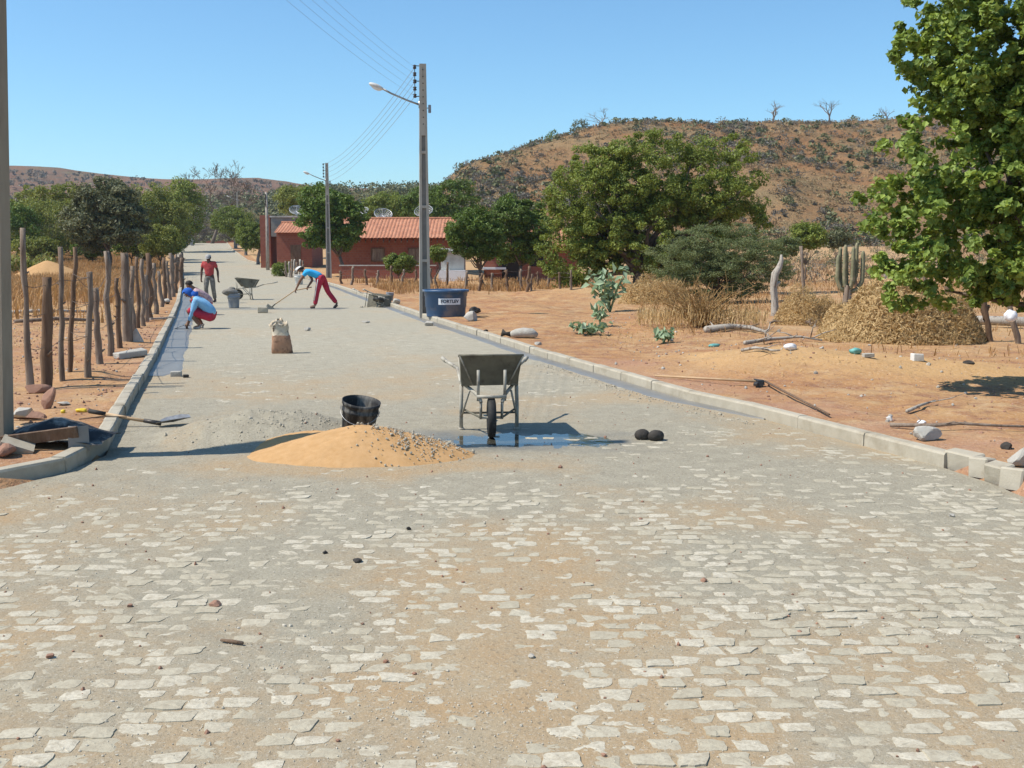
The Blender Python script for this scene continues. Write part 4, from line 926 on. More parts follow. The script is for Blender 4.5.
milkweed('small leafy weed alone on the soil right of the sprawling plant', 664, 344, .26, 6, .22, .17)
# ---- scrub cover on the hills: masses
def scrubmass(name, pts, size, per, leaf, mt, asp=.8):
    Ps, Ts = [], []
    for p, s_, t_ in zip(pts, size, rng.uniform(0, 1, len(pts))):
        q = rng.normal(size=(per, 3)); q /= np.linalg.norm(q, axis=1)[:, None]; q *= rng.uniform(.4, 1, per)[:, None]
        Ps.append(np.array(p)+q*s_*[1, 1, .6]+[0, 0, s_*.4]); Ts.append(np.clip(t_+rng.uniform(-.15, .15, per), 0, 1))
    P = np.vstack(Ps); T = np.concatenate(Ts); V, Q, t_ = leafquads(P, np.tile([0, -.2, .6], (len(P), 1)), leaf, T, asp)
    return struct(bigmesh(name, V, Q, M[mt], None, False, {'tint': t_}), 'stuff')
n = 7000; px = rng.uniform(430, 1150, n); Y = rng.uniform(140, 256, n); X = (px-512)/F*Y
den = np.clip(.55+1.2*fbm(X*.03, Y*.03, 141, 4)-.7*S((Y-222)/20), 0.04, 1); k = rng.uniform(0, 1, n) < den; X, Y = X[k], Y[k]; Z = mesaz(X, Y)
k = Z > 1.5; X, Y, Z = X[k], Y[k], Z[k]; kk = rng.random(len(X)) < .62
M['lf_tuft'] = leafmat('pale_dry_tufts', (.27, .17, .09), (.38, .29, .15), None, .1)
M['lf_hillgreen'] = leafmat('hill_bush_green', (.10, .11, .045), (.19, .19, .08), None, .1)
scrubmass('hillside_scrub', np.stack([X, Y, Z], 1)[kk], rng.uniform(.3, 1.6, kk.sum()), 36, .55, 'lf_twig', .35)
scrubmass('hillside_green_bushes', np.stack([X, Y, Z], 1)[~kk], rng.uniform(.3, 1.6, (~kk).sum()), 40, .55, 'lf_hillgreen')
n = 6000; px = rng.uniform(430, 1150, n); Y = rng.uniform(135, 256, n); X = (px-512)/F*Y; Z = mesaz(X, Y); k = Z > 1.5
scrubmass('hillside_dry_tufts', np.stack([X, Y, Z], 1)[k], rng.uniform(.25, .8, k.sum()), 12, .45, 'lf_tuft', .4)
n = 320; px = rng.uniform(650, 1200, n); Y = rng.uniform(58, 135, n); X = (px-512)/F*Y; k = rng.random(n) < .6
scrubmass('foot_of_hill_scrub', np.stack([X, Y, gz(X, Y)], 1)[k], rng.uniform(.3, 1.0, k.sum()), 90, .16, 'lf_twig', .4)
scrubmass('foot_of_hill_green_scrub', np.stack([X, Y, gz(X, Y)], 1)[~k], rng.uniform(.3, .9, (~k).sum()), 90, .16, 'lf_hillgreen', .6)
# woodland band behind houses and fields
n = 1100; px = rng.uniform(-260, 640, n); Y = rng.uniform(180, 334, n); X = (px-512)/F*Y
Z = 1+S((Y-185)/145)*np.interp(px, [-400, 200, 330, 440, 640], [12, 14, 17.5, 17.8, 14])
scrubmass('distant_woodland', np.stack([X, Y, Z], 1), rng.uniform(1.6, 3.8, n), 110, .7, 'lf_hillgreen')
n = 1300; px = rng.uniform(-100, 480, n); Y = 722-rng.uniform(0, 1, n)**.8*240; X = (px-512)/F*Y
rp = [(-900, 175), (-100, 162), (0, 166), (70, 170), (110, 174), (150, 178), (190, 181), (262, 180), (300, 185), (330, 188), (500, 192)]
T = np.interp(px, [p[0] for p in rp], [CH+(251-p[1])*720/F for p in rp]); Z = 1+(T-1)*S((Y-380)/340)-.3
M['lf_ridge'] = leafmat('ridge_scrub', (.15, .115, .085), (.20, .17, .12), None, .1)
k = Y < 640
scrubmass('far_ridge_scrub', np.stack([X, Y, Z], 1)[k], rng.uniform(.9, 2.4, k.sum()), 24, 1.1, 'lf_ridge', .8)
# single small trees along the skyline of the flat-topped hill
def ridge_tree(label, px, Y, h_px, w_px, leafy, mt='lf_grey'):
    x0 = XA(px, Y, 28); z0 = float(mesaz(np.array([x0]), np.array([float(Y)]))[0])-.1
    if leafy:
        t = thing('hilltop_tree', label, 'tree', (x0, Y, z0)); hw, hh = w_px*Y/F/2, h_px*Y/F/2
        cr, cl = crown('crown', [((0, 0, hh*1.25), (hw, hw, hh*.8))], 16, 26, .4, M[mt], t, clump=.4); mb = MB(); limbs(mb, (0, 0, 0), cl, .1, 6, .4); mb.build('trunk', M['bark'], t, True)
    else: bare(label, px, 0, Y, h_px, w_px, .16, 4, 'hilltop_tree', 'barkgrey', on_z=z0)
ridge_tree('leafless tree standing on the skyline above the huge tree', 601, 247, 22, 26, 0)
ridge_tree('leafy little tree left of the leafless one on the hill skyline', 579, 246, 15, 16, 1)
ridge_tree('green little tree on the upper slope edge of the hill, leaning over the drop', 553, 246, 14, 15, 1, 'lf_dark')
ridge_tree('tiny tree between the two leafy trees on the hill skyline', 566, 246, 8, 9, 1)
ridge_tree('pale small tree halfway down the left skyline of the hill', 537, 245, 11, 10, 1)
ridge_tree('thin leafless tree low on the left skyline of the hill', 525, 245, 11, 12, 0)
ridge_tree('small green tree lowest on the left skyline of the hill', 513, 244, 6, 9, 1, 'lf_dark')
ridge_tree('leafless tree on the flat hilltop near the middle of the hill', 770, 240, 22, 20, 0)
ridge_tree('wide leafless tree on the flat hilltop left of the foreground tree', 826, 238, 24, 26, 0)
ridge_tree('small leafless tree close beside the foreground tree on the hilltop', 882, 236, 16, 16, 0)

P = scatter(16000, (600, 1200), (10, 34), lambda X, Y, p: (X-XR(Y) > 1.2), lambda X, Y: np.clip(-.25+1.3*fbm(X*.7, Y*.5, 222, 4)+.5*S((Y-16)/5), 0, 1))
struct(blades('straw_litter', P, .06, .011, M['dry'], 3.2), 'stuff')
# ================================================================== POLES AND CABLES
def pole(label, px, Y, zt, lamp, pm='pole', recess_to=.72, w0=.30, w1=.17, arm=1.0, group='concrete lamp posts along the street', z0=None, x0=None):
    x = XA(px, Y, .1) if x0 is None else x0; z = gzz(x, Y) if z0 is None else z0; H = zt-z
    t = thing('lamp_post' if lamp else 'utility_post', label, 'lamp post' if lamp else 'post', (x, Y, z), R(8), group)
    # H section: two flanges and a recessed web, solid towards the top
    mb = MB(); hs = H*recess_to
    def taper(xa, xb, ya, yb, z1, z2, m=0):
        k = lambda zz: 1+(w1/w0-1)*zz/H
        V = [(a*k(zz), b_*k(zz), zz) for zz in (z1, z2) for a, b_ in ((xa, ya), (xb, ya), (xb, yb), (xa, yb))]
        mb.add(V, [(0, 3, 2, 1), (4, 5, 6, 7), (0, 1, 5, 4), (1, 2, 6, 5), (2, 3, 7, 6), (3, 0, 4, 7)], m)
    a = w0/2; f = w0*.27; d = w0*.36
    taper(-a, -a+f, -d, d, -.2, hs); taper(a-f, a, -d, d, -.2, hs); taper(-a+f, a-f, -d*.35, d*.35, -.2, hs, 1); taper(-a, a, -d, d, hs, H)  # web in darker concrete: shade of the recess put into the colour
    for k in range(3): zz = hs*(.3+.3*k); taper(-a+f, a-f, -d*.96, d*.96, zz, zz+.07)
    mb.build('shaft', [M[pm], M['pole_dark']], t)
    mb = MB()
    for k in range(9): mb.tube([(0, -d*.62-.002, H-.15-k*.17), (0, -d*.62-.012, H-.15-k*.17)], .016, 8)
    mb.box((0, -d*.62+.004, H-.83), (.008, .006, 1.5))
    mb.build('bolt_holes', M['dark_void'], t)
    if lamp is not None:
        rk = MB(); wk = w1/2
        rk.tube([(-wk-.12, 0, H-.02), (-wk-.12, 0, H-.85)], .012, 6)
        for k in range(3): rk.tube([(-wk+.02, 0, H-.05-k*.38), (-wk-.12, 0, H-.05-k*.38)], .012, 6)
        ro = rk.build('insulator_rack', M['dark_steel'], t)
        for k in range(5):
            mi_ = MB(); mi_.lathe([(0, .055), (.035, .05), (.05, .03), (.03, .005), (.05, -.02), (.035, -.045), (0, -.05)], 12, (-wk-.12, 0, H-.08-k*.18)); mi_.build('insulator', M['insulator'], ro, True)
        am = MB(); hb = H-1.02*arm
        am.tube([(-wk, 0, hb), (-wk-.3*arm, 0, hb+.10*arm), (-wk-.72*arm, 0, hb+.27*arm), (-wk-.97*arm, 0, hb+.40*arm)], .024, 8)
        am.box((-wk*1.02, 0, hb), (.05, .12, .16)); ao = am.build('lamp_arm', M['steel'], t, True)
        lh = MB(); lh.blob((0, 0, 0), (.20, .10, .065), .0, 0, 3, (0, R(22), 0)); o = lh.build('lamp_head', M['white_plastic'], ao, True); o.location = (-wk-arm*.97-.13, 0, hb+.44*arm)
        lg = MB(); lg.blob((0, 0, -.045), (.13, .075, .05), 0, 0, 3, (0, R(22), 0)); lg.build('lamp_glass', M['glass_lamp'], o, True)
        bx = MB(); bx.box((w1*.5+.085, 0, H-1.12), (.07, .08, .20), bev=.01); bx.tube([(w1*.45, 0, H-1.1), (w1*.5+.06, 0, H-1.1)], .012, 6); bx.build('photocell_box', M['grey_plastic'], t)
    return t, x, z, H
x_near = G(-7, 446, .12)
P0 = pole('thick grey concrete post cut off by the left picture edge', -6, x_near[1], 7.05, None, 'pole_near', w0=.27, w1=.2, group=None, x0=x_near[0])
pl2 = on(425, 315); top2 = A(424, 64, pl2[1])[2]
P0[0].rotation_euler = (0, R(2.5), 0)
P2 = pole('tall concrete lamp post standing behind the kerb at the blue water tank', 425, pl2[1], top2, 1, w0=.29)
P3 = pole('concrete lamp post beside the dark tree in front of the brick house', 329, 66, A(329, 163, 66)[2], 1, w0=.34)
P5 = pole('distant lamp post rising above the clipped trees at the far end of the road', 239, 150, A(238, 192, 150)[2], 1, w0=.34)
t = thing('utility_post', 'thin old wooden post without a lamp behind the nearest clipped tree', 'post', (XA(268, 84, 0), 84, gzz(XA(268, 84, 0), 84)))
h_ = A(268, 192, 84)[2]-gzz(XA(268, 84, 0), 84); mb = MB(); mb.tube([(0, 0, -.2), (.03, 0, h_*.5), (0.02, 0, h_)], [.15, .12, .09], 8, jit=.08); mb.build('shaft', M['wood_pale'], t, True)
mb = MB(); mb.tube([(-.02, -.1, h_-.15), (-.02, -.1, h_-1.1)], .03, 6); [mb.lathe([(0, .05), (.06, .03), (.06, -.03), (0, -.05)], 8, (-.02, -.16, h_-.2-k*.25)) for k in range(4)]; mb.build('insulator_rack', M['insulator'], t)
def cable(a, b, sag, label, r=.0022, grp='power cables over the street'):
    pts = [np.array(a)*(1-t_)+np.array(b)*t_-[0, 0, sag*4*t_*(1-t_)] for t_ in np.linspace(0, 1, 24)]
    mb = MB(); mb.tube(pts, r, 5); o = mb.build('power_cable', M['wire'], loc=tuple(a)); tag(o, label, 'cable', grp)
for k in range(5):
    a = (P2[1]-.2, pl2[1], top2-.08-k*.18); b = (P0[1]-.1, P0[2]*0+x_near[1], 6.95-.08-k*.18); c = (P3[1]-.2, 66, A(329, 163, 66)[2]-.08-k*.18*1.5)
    w_ = ['topmost', 'second from the top', 'middle', 'second from the bottom', 'lowest'][k]
    cable(a, b, .25, w_+' of the cables running up left from the tall lamp post')
    cable(a, c, .45, w_+' of the faint cables between the two nearer lamp posts', .006)
# ================================================================== FENCES
def stake(mb, p0, p1, r, jit=.12, n=7, wob=.25, knots=True):
    p0 = np.array(p0); p1 = np.array(p1); k = 7; pts = []; rr = []
    for i in range(k+1):
        t_ = i/k; q = p0*(1-t_)+p1*t_; q = q+rng.normal(0, wob*r, 3)*[1, 1, 0]*(0 < i < k+1); pts.append(q); rr.append(r*(1.1-.25*t_)*rng.uniform(.88, 1.12))
    mb.tube([p0-[0, 0, .15]]+pts, [rr[0]*1.05]+rr, n, jit=jit)
    if knots:
        for i in range(2): q = pts[rng.integers(1, k)]; a = rng.uniform(0, 6.28); mb.tube([q, q+np.array([math.cos(a), math.sin(a), .6])*r*1.9], [r*.5, r*.25], 5)
def px_stakes(name, label, cat, rows, mats, zoff=0, wires=(.35, .62, .85), wr=.004, group=None):
    P_ = []
    for (tx, ty, bx, by, wpx) in rows:
        b = on(bx, by); s_ = F/b[1]; tp = A(tx, ty, b[1]); P_.append((b, tp, wpx/s_/2))
    wpx_ = [r[4] for r in rows]; o0 = np.array(P_[0][0]); t = thing(name, label, cat, tuple(o0), 0, group)
    for i, (b, tp, r) in enumerate(P_):
        mb = MB(); stake(mb, np.array(b)-o0, np.array(tp)-o0, r, wob=.30 if wpx_[i] < 8 else .08, n=9, jit=.16); mb.build('post', mats[i % len(mats)], t, True)
    for wz in wires:
        mb = MB(); pts = [np.array(b)+(np.array(tp)-np.array(b))*min(wz*1.5/max(tp[2]-b[2], .6), .95)-o0+[0, -r, 0] for b, tp, r in P_]
        q = []
        for i in range(len(pts)-1):
            for f_ in (0, .5): q.append(pts[i]*(1-f_)+pts[i+1]*f_-[0, 0, .03*(f_ > 0)])
        mb.tube(q+[pts[-1]], wr, 4); mb.build('wire', M['fence_wire'], t)
    return t
W3 = [M['wood'], M['wood_dark'], M['wood']]
rows = [(22, 228, 31, 391, 6), (47, 277, 47, 389, 10.5), (61, 247, 62.5, 381, 5), (75, 247, 70, 372, 5), (90, 272, 88, 377, 6), (96, 288, 100, 364, 6.5), (107.5, 251, 111, 356, 6), (116, 278, 120, 348, 5),
        (125, 253, 128, 341, 9), (132, 266, 133, 335, 5), (137, 257, 138, 328, 4), (142, 259, 143.5, 326, 4.5), (146, 275, 147, 322, 4), (148, 253, 151, 318, 5.5), (154, 263, 156, 314, 4), (158, 271, 162, 307, 3.6),
        (164, 258, 165, 302, 4), (167, 261, 170, 300, 3.4), (171, 253, 173, 297, 4), (176, 263, 176, 293, 3.6), (181, 258, 181, 290, 4)]
rows += [(172+i*.85, 262-rng.uniform(0, 8)-i*.3, 172.4+i*.8, 292-i*1.6, 2.4) for i in range(0, 14)]
rows = sorted(rows, key=lambda r: -r[3])
px_stakes('stake_fence', 'row of rough uneven wooden stakes with wire along the left kerb', 'fence', rows, W3)
rows = [(x+rng.uniform(-1.5, 1.5), 268+rng.uniform(-3, 3), x+rng.uniform(-2, 2), by, 2.6) for x, by in ((340, 284), (352, 285), (366, 285), (378, 286), (391, 285), (404, 286), (416, 287), (431, 288))]
rows += [(447.5, 262, 447, 288, 2.4), (467, 271, 465, 290, 3), (482, 273, 479, 291, 3), (492, 273, 492, 291, 2.8), (506, 270, 508, 291, 3.2), (521, 269, 521, 291, 2.6), (530, 266, 527, 292, 3.2), (532, 274, 531, 291, 2.2), (538, 272, 538, 288, 2.2), (549, 272, 548, 289, 2.4), (559, 272, 560, 289, 2.4), (571, 270, 571, 290, 2.4)]
px_stakes('stake_fence', 'low fence of thin crooked stakes across the dry paddock before the brick house', 'fence', rows, [M['wood_dark'], M['wood']], wires=(.3, .55))
rows = [(x, 262+rng.uniform(-3, 2), x+rng.uniform(-.6, .6), 277+i*.3, 2.2) for i, x in enumerate((286, 289, 292, 294.5, 297, 300, 303))]
px_stakes('picket_cluster', 'tight cluster of pale grey pickets left of the second lamp post', 'fence', rows, [M['wood'], M['wood_pale']], wires=(.4,))
# posts on the right, each standing alone in the grass
def lone(label, tx, ty, bx, by, wpx, mt, name='post', cat='post', Yf=None, group=None, branch=None):
    b = on(bx, by) if Yf is None else (XA(bx, Yf, 0), Yf, gzz(XA(bx, Yf, 0), Yf))
    tp = A(tx, ty, b[1]); r = wpx*b[1]/F/2; t = thing(name, label, cat, b, 0, group); mb = MB()
    stake(mb, (0, 0, 0), np.array(tp)-np.array(b), r, .18, 8, .12)
    if branch: mb2 = MB(); q = (np.array(tp)-np.array(b)); stake(mb2, q*branch[0], q*branch[0]+np.array(branch[1]), r*.6, .15, 7, .2, False); mb2.build('branch_stub', M[mt], t, True)
    mb.build('shaft', M[mt], t, True); return t
b = on(775, 316); t = thing('dead_trunk', 'bleached twisted dead trunk standing right of the acacia', 'dead tree', b); k_ = b[1]/F; mb = MB()
mb.tube([(0, 0, -.1), (0, 0, .1), (-.5*k_, 0, 15*k_), (-2*k_, 0, 30*k_), (-1*k_, 0, 42*k_), (3*k_, 0, 48*k_), (5*k_, 0, 55*k_), (4.5*k_, 0, 61*k_)], [.13, .10, .08, .09, .095, .07, .05, .03], 9, jit=.22); mb.build('trunk', M['wood_pale'], t, True)
mb = MB(); mb.tube([(-.02, 0, 28*k_), (.06, -.03, 33*k_), (.1, -.05, 34*k_)], [.06, .045, .02], 7, jit=.1); mb.tube([(.02, 0, .05), (.22, -.02, .15), (.30, -.02, .3)], [.07, .05, .02], 7, jit=.1); mb.build('branch_stub', M['wood_pale'], t, True)
lone('thin grey post right of the bleached dead trunk', 801, 246, 805, 300, 3.4, 'wood', Yf=33)
lone('dark leaning post close behind the tall cactus', 851, 262, 862, 300, 4, 'wood_dark', Yf=31)
lone('short pale post end showing left under the foreground leaves', 885, 264, 887, 300, 3.5, 'wood_pale', Yf=30)
lone('grey slanting post behind the golden heap, left of the dark slanting one', 922, 270, 938, 312, 4.5, 'wood', Yf=27)
lone('dark slanting post at the right shoulder of the golden heap', 946, 286, 957, 318, 5, 'wood_dark', Yf=25)
lone('brown crooked post standing right of the golden heap', 981, 288, 990, 349, 6.5, 'wood_dark', Yf=20, branch=(.55, (.06, 0, .1)))
lone('grey post with a white bag beside it at the right picture edge', 1007, 296, 1018, 354, 6, 'wood', Yf=19.6)
mb = MB(); a = np.array(A(934, 330, 24.5)); b_ = np.array(A(1060, 333, 23)); a[2] = .22; b_[2] = .25; mb.tube([a, (a*.6+b_*.4)+[0, 0, .03], b_], [.09, .1, .1], 8, jit=.1); o = mb.build('fallen_log', M['wood_pale'], None, True, loc=tuple(a)); tag(o, 'pale log lying level behind the crooked posts at the right', 'log')
# cactus
cb = on(847, 318); cY = 27.5; cb = (XA(846, cY, 0), cY, gzz(XA(846, cY, 0), cY)); t = thing('cactus', 'tall candelabra cactus with woody trunk and upright ribbed arms', 'cactus', cb); k_ = cY/F
def ribtube(mb, pts, r, n=16):
    n0 = mb.n; mb.tube(pts, r, n); V = mb.v[-1]; k = len(pts)
    for i in range(k):
        c = V[i*n:(i+1)*n].mean(0)
        for j in range(n): V[i*n+j] = c+(V[i*n+j]-c)*(1.12 if j % 2 else .80)
mb = MB(); ribtube(mb, [(0, 0, -.1), (0, 0, .3), (.02, 0, .8), (.02, 0, 30*k_)], [.12, .10, .09, .085]); mb.build('trunk', M['bark_cactus'] if 'bark_cactus' in M else M['wood'], t, True)
for (bx, bz, ex, tz, dy) in ((.0, 28, -3, 72, 0), (0, 25, -9, 62, .05), (0, 26, 4, 70, -.05), (.0, 30, 9, 74, .05), (0, 24, 14, 66, -.03), (0, 30, -6, 70, .12), (0, 28, 1, 66, .15)):
    mb = MB(); ribtube(mb, [(bx, 0, bz*k_), (ex*k_*.7, dy, (bz+4)*k_), (ex*k_, dy*1.4, (bz+12)*k_), (ex*k_*1.02, dy*1.5, (bz+tz)*.5*k_), (ex*k_, dy*1.5, (tz-3)*k_), (ex*k_, dy*1.5, tz*k_)], [.05, .055, .052, .050, .046, .022], 12); mb.build('arm', M['cactus'], t, True)
# ================================================================== HOUSES
def wallbox(mb, x0, x1, y0, y1, z0, z1, m=0): mb.box(((x0+x1)/2, (y0+y1)/2, (z0+z1)/2), (x1-x0, y1-y0, z1-z0), m=m)
def tileroof(x0, x1, ye, yr, ze, zr, parent, name='roof', pitchback=True):
    nx = int((x1-x0)/.045); xs = np.linspace(x0, x1, nx); u = np.concatenate([np.linspace(0, 1, 26)])
    XX_, UU = np.meshgrid(xs, u); row = np.floor(UU*13)/13
    Z = ze+(zr-ze)*UU+.055*np.abs(np.sin(XX_*math.pi/.24))+(UU*13-np.floor(UU*13))*-.03+.02*fbm(XX_*1.2, UU*9, 151, 3); Yv = ye+(yr-ye)*UU
    V = np.stack([XX_.ravel(), Yv.ravel(), Z.ravel()], 1); Q = gridq(*XX_.shape); n = len(V)
    Vb = V.copy(); Vb[:, 1] = 2*yr-Vb[:, 1]+.01
    rf = bigmesh(name, np.vstack([V, Vb]), np.concatenate([Q, Q[:, ::-1]+n]), M['tile'], parent, False)
    mb = MB(); nr_ = int((x1-x0)/.35)
    for i in range(nr_): mb.tube([(x0+i*.35, yr, zr+.03), (x0+i*.35+.40, yr, zr+.05)], [.10, .085], 8)
    mb.build('ridge_tiles', M['tile'], rf); return rf
hy_ = 74.0; hz = gzz(XA(400, hy_, 0), hy_)-.25; k_ = hy_/F
def hx_(px): return XA(px, hy_, 1)
t = thing('brick_house', 'long low brick house with orange tiled roof behind the paddock', 'house', (0, hy_, hz)); x0, x1 = hx_(326), hx_(450)
zE = A(0, 238, hy_-.9)[2]-hz; zR = A(0, 219, hy_+3)[2]-hz
mb = MB(); wallbox(mb, x0, x1, 0, 6, -.5, zE+.05); mb.add([(x1, 0, zE), (x1, 6, zE), (x1, 3, zR-.1), (x1-.15, 0, zE), (x1-.15, 6, zE), (x1-.15, 3, zR-.1)], [(0, 1, 2), (3, 5, 4)]); mb.build('wall', M['brick'], t)
tileroof(x0-.3, x1+.35, -.95, 3, zE-.02, zR, t)
mb = MB()
for i in range(22): xx = x0+(x1-x0)*i/21; mb.box((xx, -.5, zE-.1), (.06, .95, .08), (R(22), 0, 0))
mb.build('rafter_ends', M['wood_dark'], t)
for (px, wv, hv, zc) in ((378, .8, .8, 1.45), (416, .9, .9, 1.4)):
    xx = hx_(px); w_ = MB(); [w_.box((xx+a*(wv/2+.03), -.03, zc), (.06, .08, hv+.12)) for a in (-1, 1)]; [w_.box((xx, -.032, zc+a*(hv/2+.03)), (wv, .08, .06)) for a in (-1, 1)]; wo = w_.build('window', M['wood_dark'], t)
    w_ = MB(); [w_.box((xx+a*(wv/4), -.02, zc), (wv/2-.02, .03, hv-.02)) for a in (-1, 1)]; w_.build('shutter', M['wood'], wo)
# second house behind with dark parapet and red gable
hy2 = 86.; hz2 = gzz(XA(285, hy2, 0), hy2)-.3; t2 = thing('brick_house', 'red house with dark parapet left of the dark tree, partly hidden by clipped trees', 'house', (0, hy2, hz2))
a_, b_ = XA(254, hy2, 1), XA(312, hy2, 1); zt = lambda py, Y=hy2: A(0, py, Y)[2]-hz2
mb = MB(); wallbox(mb, XA(277, hy2, 1), b_, 0, 5, -.5, zt(232)); wallbox(mb, XA(252, hy2, 1), XA(271, hy2+3, 1), 3, 8, -.5, zt(214)); mb.build('wall', M['brick'], t2)
tileroof(XA(276, hy2, 1), b_+.2, -.5, 2.4, zt(233), zt(222), t2)
mb = MB(); wallbox(mb, XA(273, hy2+3, 1), b_+.3, 2.6, 6, zt(236), zt(216.5)); mb.build('parapet', M['pole_dark'], t2); mb = MB(); wallbox(mb, XA(272, hy2+3, 1), b_+.4, 2.5, 6.1, zt(216.4), zt(214.8)); mb.build('coping', M['plaster'], t2)
mb = MB(); xx = XA(296, hy2, 1); mb.box((xx, -.02, 1.1), (.8, .05, 1.9)); mb.build('door', M['wood_dark'], t2)
# low wall in front, shed, covered stand
def simple(name, label, cat, px, Y, parts):
    x = XA(px, Y, 0); t = thing(name, label, cat, (x, Y, gzz(x, Y)-.1)); 
    for nm_, mt, fn in parts: mb = MB(); fn(mb); mb.build(nm_, M[mt], t)
    return t
Yw = 64.; wl = (XA(436, Yw)-XA(340, Yw))
simple('garden_wall', 'low sunlit brick wall in front of the long brick house', 'wall', 340, Yw, [('bricks', 'brick', lambda mb: wallbox(mb, 0, wl, 0, .15, 0, .85)), ('coping', 'plaster', lambda mb: wallbox(mb, -.03, wl+.03, -.03, .18, .852, .91))])
Ys_ = 60.; sw = XA(464, Ys_)-XA(441, Ys_)
simple('shed', 'small grey plastered shed at the right end of the tiled roof', 'shed', 441, Ys_, [('wall', 'plaster', lambda mb: wallbox(mb, 0, sw, 0, 2.2, -.2, A(0, 252, Ys_)[2])), ('step', 'white_paint', lambda mb: wallbox(mb, -.1, sw+.1, -.5, -.01, -.1, A(0, 270.5, Ys_)[2])),
       ('roof', 'pole_dark', lambda mb: mb.box((sw/2, 1.1, A(0, 252, Ys_)[2]+.06), (sw+.4, 2.6, .1), (R(3), 0, 0)))])
Yk = 62.; kw = XA(580, Yk)-XA(484, Yk)
def shop_wall(mb): wallbox(mb, 0, kw, 0, 3.5, -.2, 2.0)
t = simple('brick_house', 'low brick building mostly hidden under the trees beyond the far fence', 'house', 484, Yk, [('wall', 'brick', shop_wall), ('doorway', 'dark_void', lambda mb: (mb.box((kw*.28, -.01, .8), (1.0, .03, 1.6)), )), ('window', 'dark_void', lambda mb: mb.box((kw*.55, -.01, 1.2), (.8, .03, .7))),
        ('ledge', 'white_paint', lambda mb: mb.box((kw*.1, -.3, .75), (kw*.26, .5, .12)))])
tileroof(-.3, kw+.3, -.9, 1.8, 2.0, 2.9, t)
t = simple('low_wall', 'low broken brick wall across the far end of the road', 'wall', 207, 171, [('bricks', 'brick', lambda mb: [wallbox(mb, i*.55, i*.55+.54, 0, .3, -.2, .5+.12*math.sin(i*2.1)) for i in range(8)])])
# satellite dishes on / behind the roofs
def dish(label, px, py, Y, r, yaw, zf):
    c = A(px, py, Y); t = thing('satellite_dish', label, 'satellite dish', (c[0], c[1], zf), 0, 'satellite dishes over the tiled roofs'); h = c[2]-zf
    mb = MB(); mb.tube([(0, 0, -.3), (0, 0, h)], .035, 6); mb.build('mast', M['steel'], t)
    ro = np.array(Matrix.Rotation(yaw, 3, 'Z') @ Matrix.Rotation(R(38), 3, 'X')); mb = MB(); prof = [(r*k/6, r*.32*(k/6)**2) for k in range(7)]
    n = 24
    for i in range(6): # open mesh look: rings
        mb.tube([np.array([prof[i+1][0]*math.cos(a), prof[i+1][0]*math.sin(a), prof[i+1][1]]) @ ro.T+[0, 0, h] for a in np.linspace(0, 2*math.pi, n+1)], .022 if i == 5 else .010, 4, cap=False)
    for a in np.linspace(0, 2*math.pi, 17)[:-1]: mb.tube([np.array([p_[0]*math.cos(a), p_[0]*math.sin(a), p_[1]]) @ ro.T+[0, 0, h] for p_ in prof], .010, 4)
    mb.build('reflector', M['steel_pale'], t)
    mb = MB()
    for a in (0, 2.1, 4.2): mb.tube([np.array([r*.9*math.cos(a), r*.9*math.sin(a), prof[-1][1]]) @ ro.T+[0, 0, h], np.array([0, 0, r*.85]) @ ro.T+[0, 0, h]], .012, 4)
    mb.box(np.array([0, 0, r*.87]) @ ro.T+[0, 0, h], (.12, .12, .12)); mb.build('feed_arm', M['steel'], t)
M['steel_pale'] = nm('pale_mesh_steel', (.45, .46, .47), (.55, .56, .57), 8, rough=.5, metal=.3, bmp=0)
dish('dark-rimmed mesh dish left of the dark tree above the parapet', 297, 212, 90, .62, R(20), 1.6)
dish('mesh dish just right of the dark tree', 362, 214, 78, .55, R(-30), 2.6)
dish('mesh dish above the middle of the long tiled roof', 383, 216, 78, .62, R(15), 2.6)
dish('mesh dish directly behind the tall lamp post', 424, 213, 80, .66, R(-10), 2.4)
# ================================================================== STREET WORK
tk = on(446, 316.5); t = thing('water_tank', 'open round dark blue water tank beside the tall lamp post', 'water tank', tk, R(0)); k_ = tk[1]/F; rt = 22*k_; hT = 27*k_
prof = [(0, .0), (rt*.86, .0), (rt*.88, .03), (rt*.90, hT*.35), (rt*.93, hT*.37), (rt*.94, hT*.75), (rt*.97, hT*.77), (rt*.98, hT*.9), (rt*1.05, hT*.91), (rt*1.06, hT*1.0), (rt*1.0, hT*1.0), (rt*.95, hT*.88), (rt*.88, hT*.35), (rt*.84, .06), (0, .055)]
mb = MB(); mb.lathe(prof, 48); mb.build('shell', M['tank'], t, True)
mb = MB(); rr_ = rt*.952
aa = np.linspace(R(-107), R(-44), 16)
for zz in (0,): V = [(rr_*math.cos(a)*(1.004), rr_*math.sin(a)*1.004, z) for a in aa for z in (hT*.47, hT*.70)]
mb.add(V, [(2*i, 2*i+2, 2*i+3, 2*i+1) for i in range(15)]); lb = mb.build('label_band', M['white_paint'], t)
def lettering(txt, size, mt, parent, bend=None, name='lettering', align='CENTER', ext=.004):
    cu = bpy.data.curves.new(name, 'FONT'); cu.body = txt; cu.size = size; cu.align_x = align; cu.align_y = 'CENTER'; cu.offset = size*.02; cu.resolution_u = 3; cu.extrude = ext
    o = bpy.data.objects.new(name, cu); C.objects.link(o); dg = bpy.context.evaluated_depsgraph_get(); dg.update()
    me = bpy.data.meshes.new_from_object(o.evaluated_get(dg)); bpy.data.objects.remove(o); me.materials.clear(); me.materials.append(mt)
    if bend:
        rad, amid, zc = bend
        for v in me.vertices: x, y, z = v.co; a = amid+x/rad; r_ = rad+.006+z; v.co = (r_*math.cos(a), r_*math.sin(a), zc+y)
    ob = bpy.data.objects.new(name, me); C.objects.link(ob); ob.parent = parent; return ob
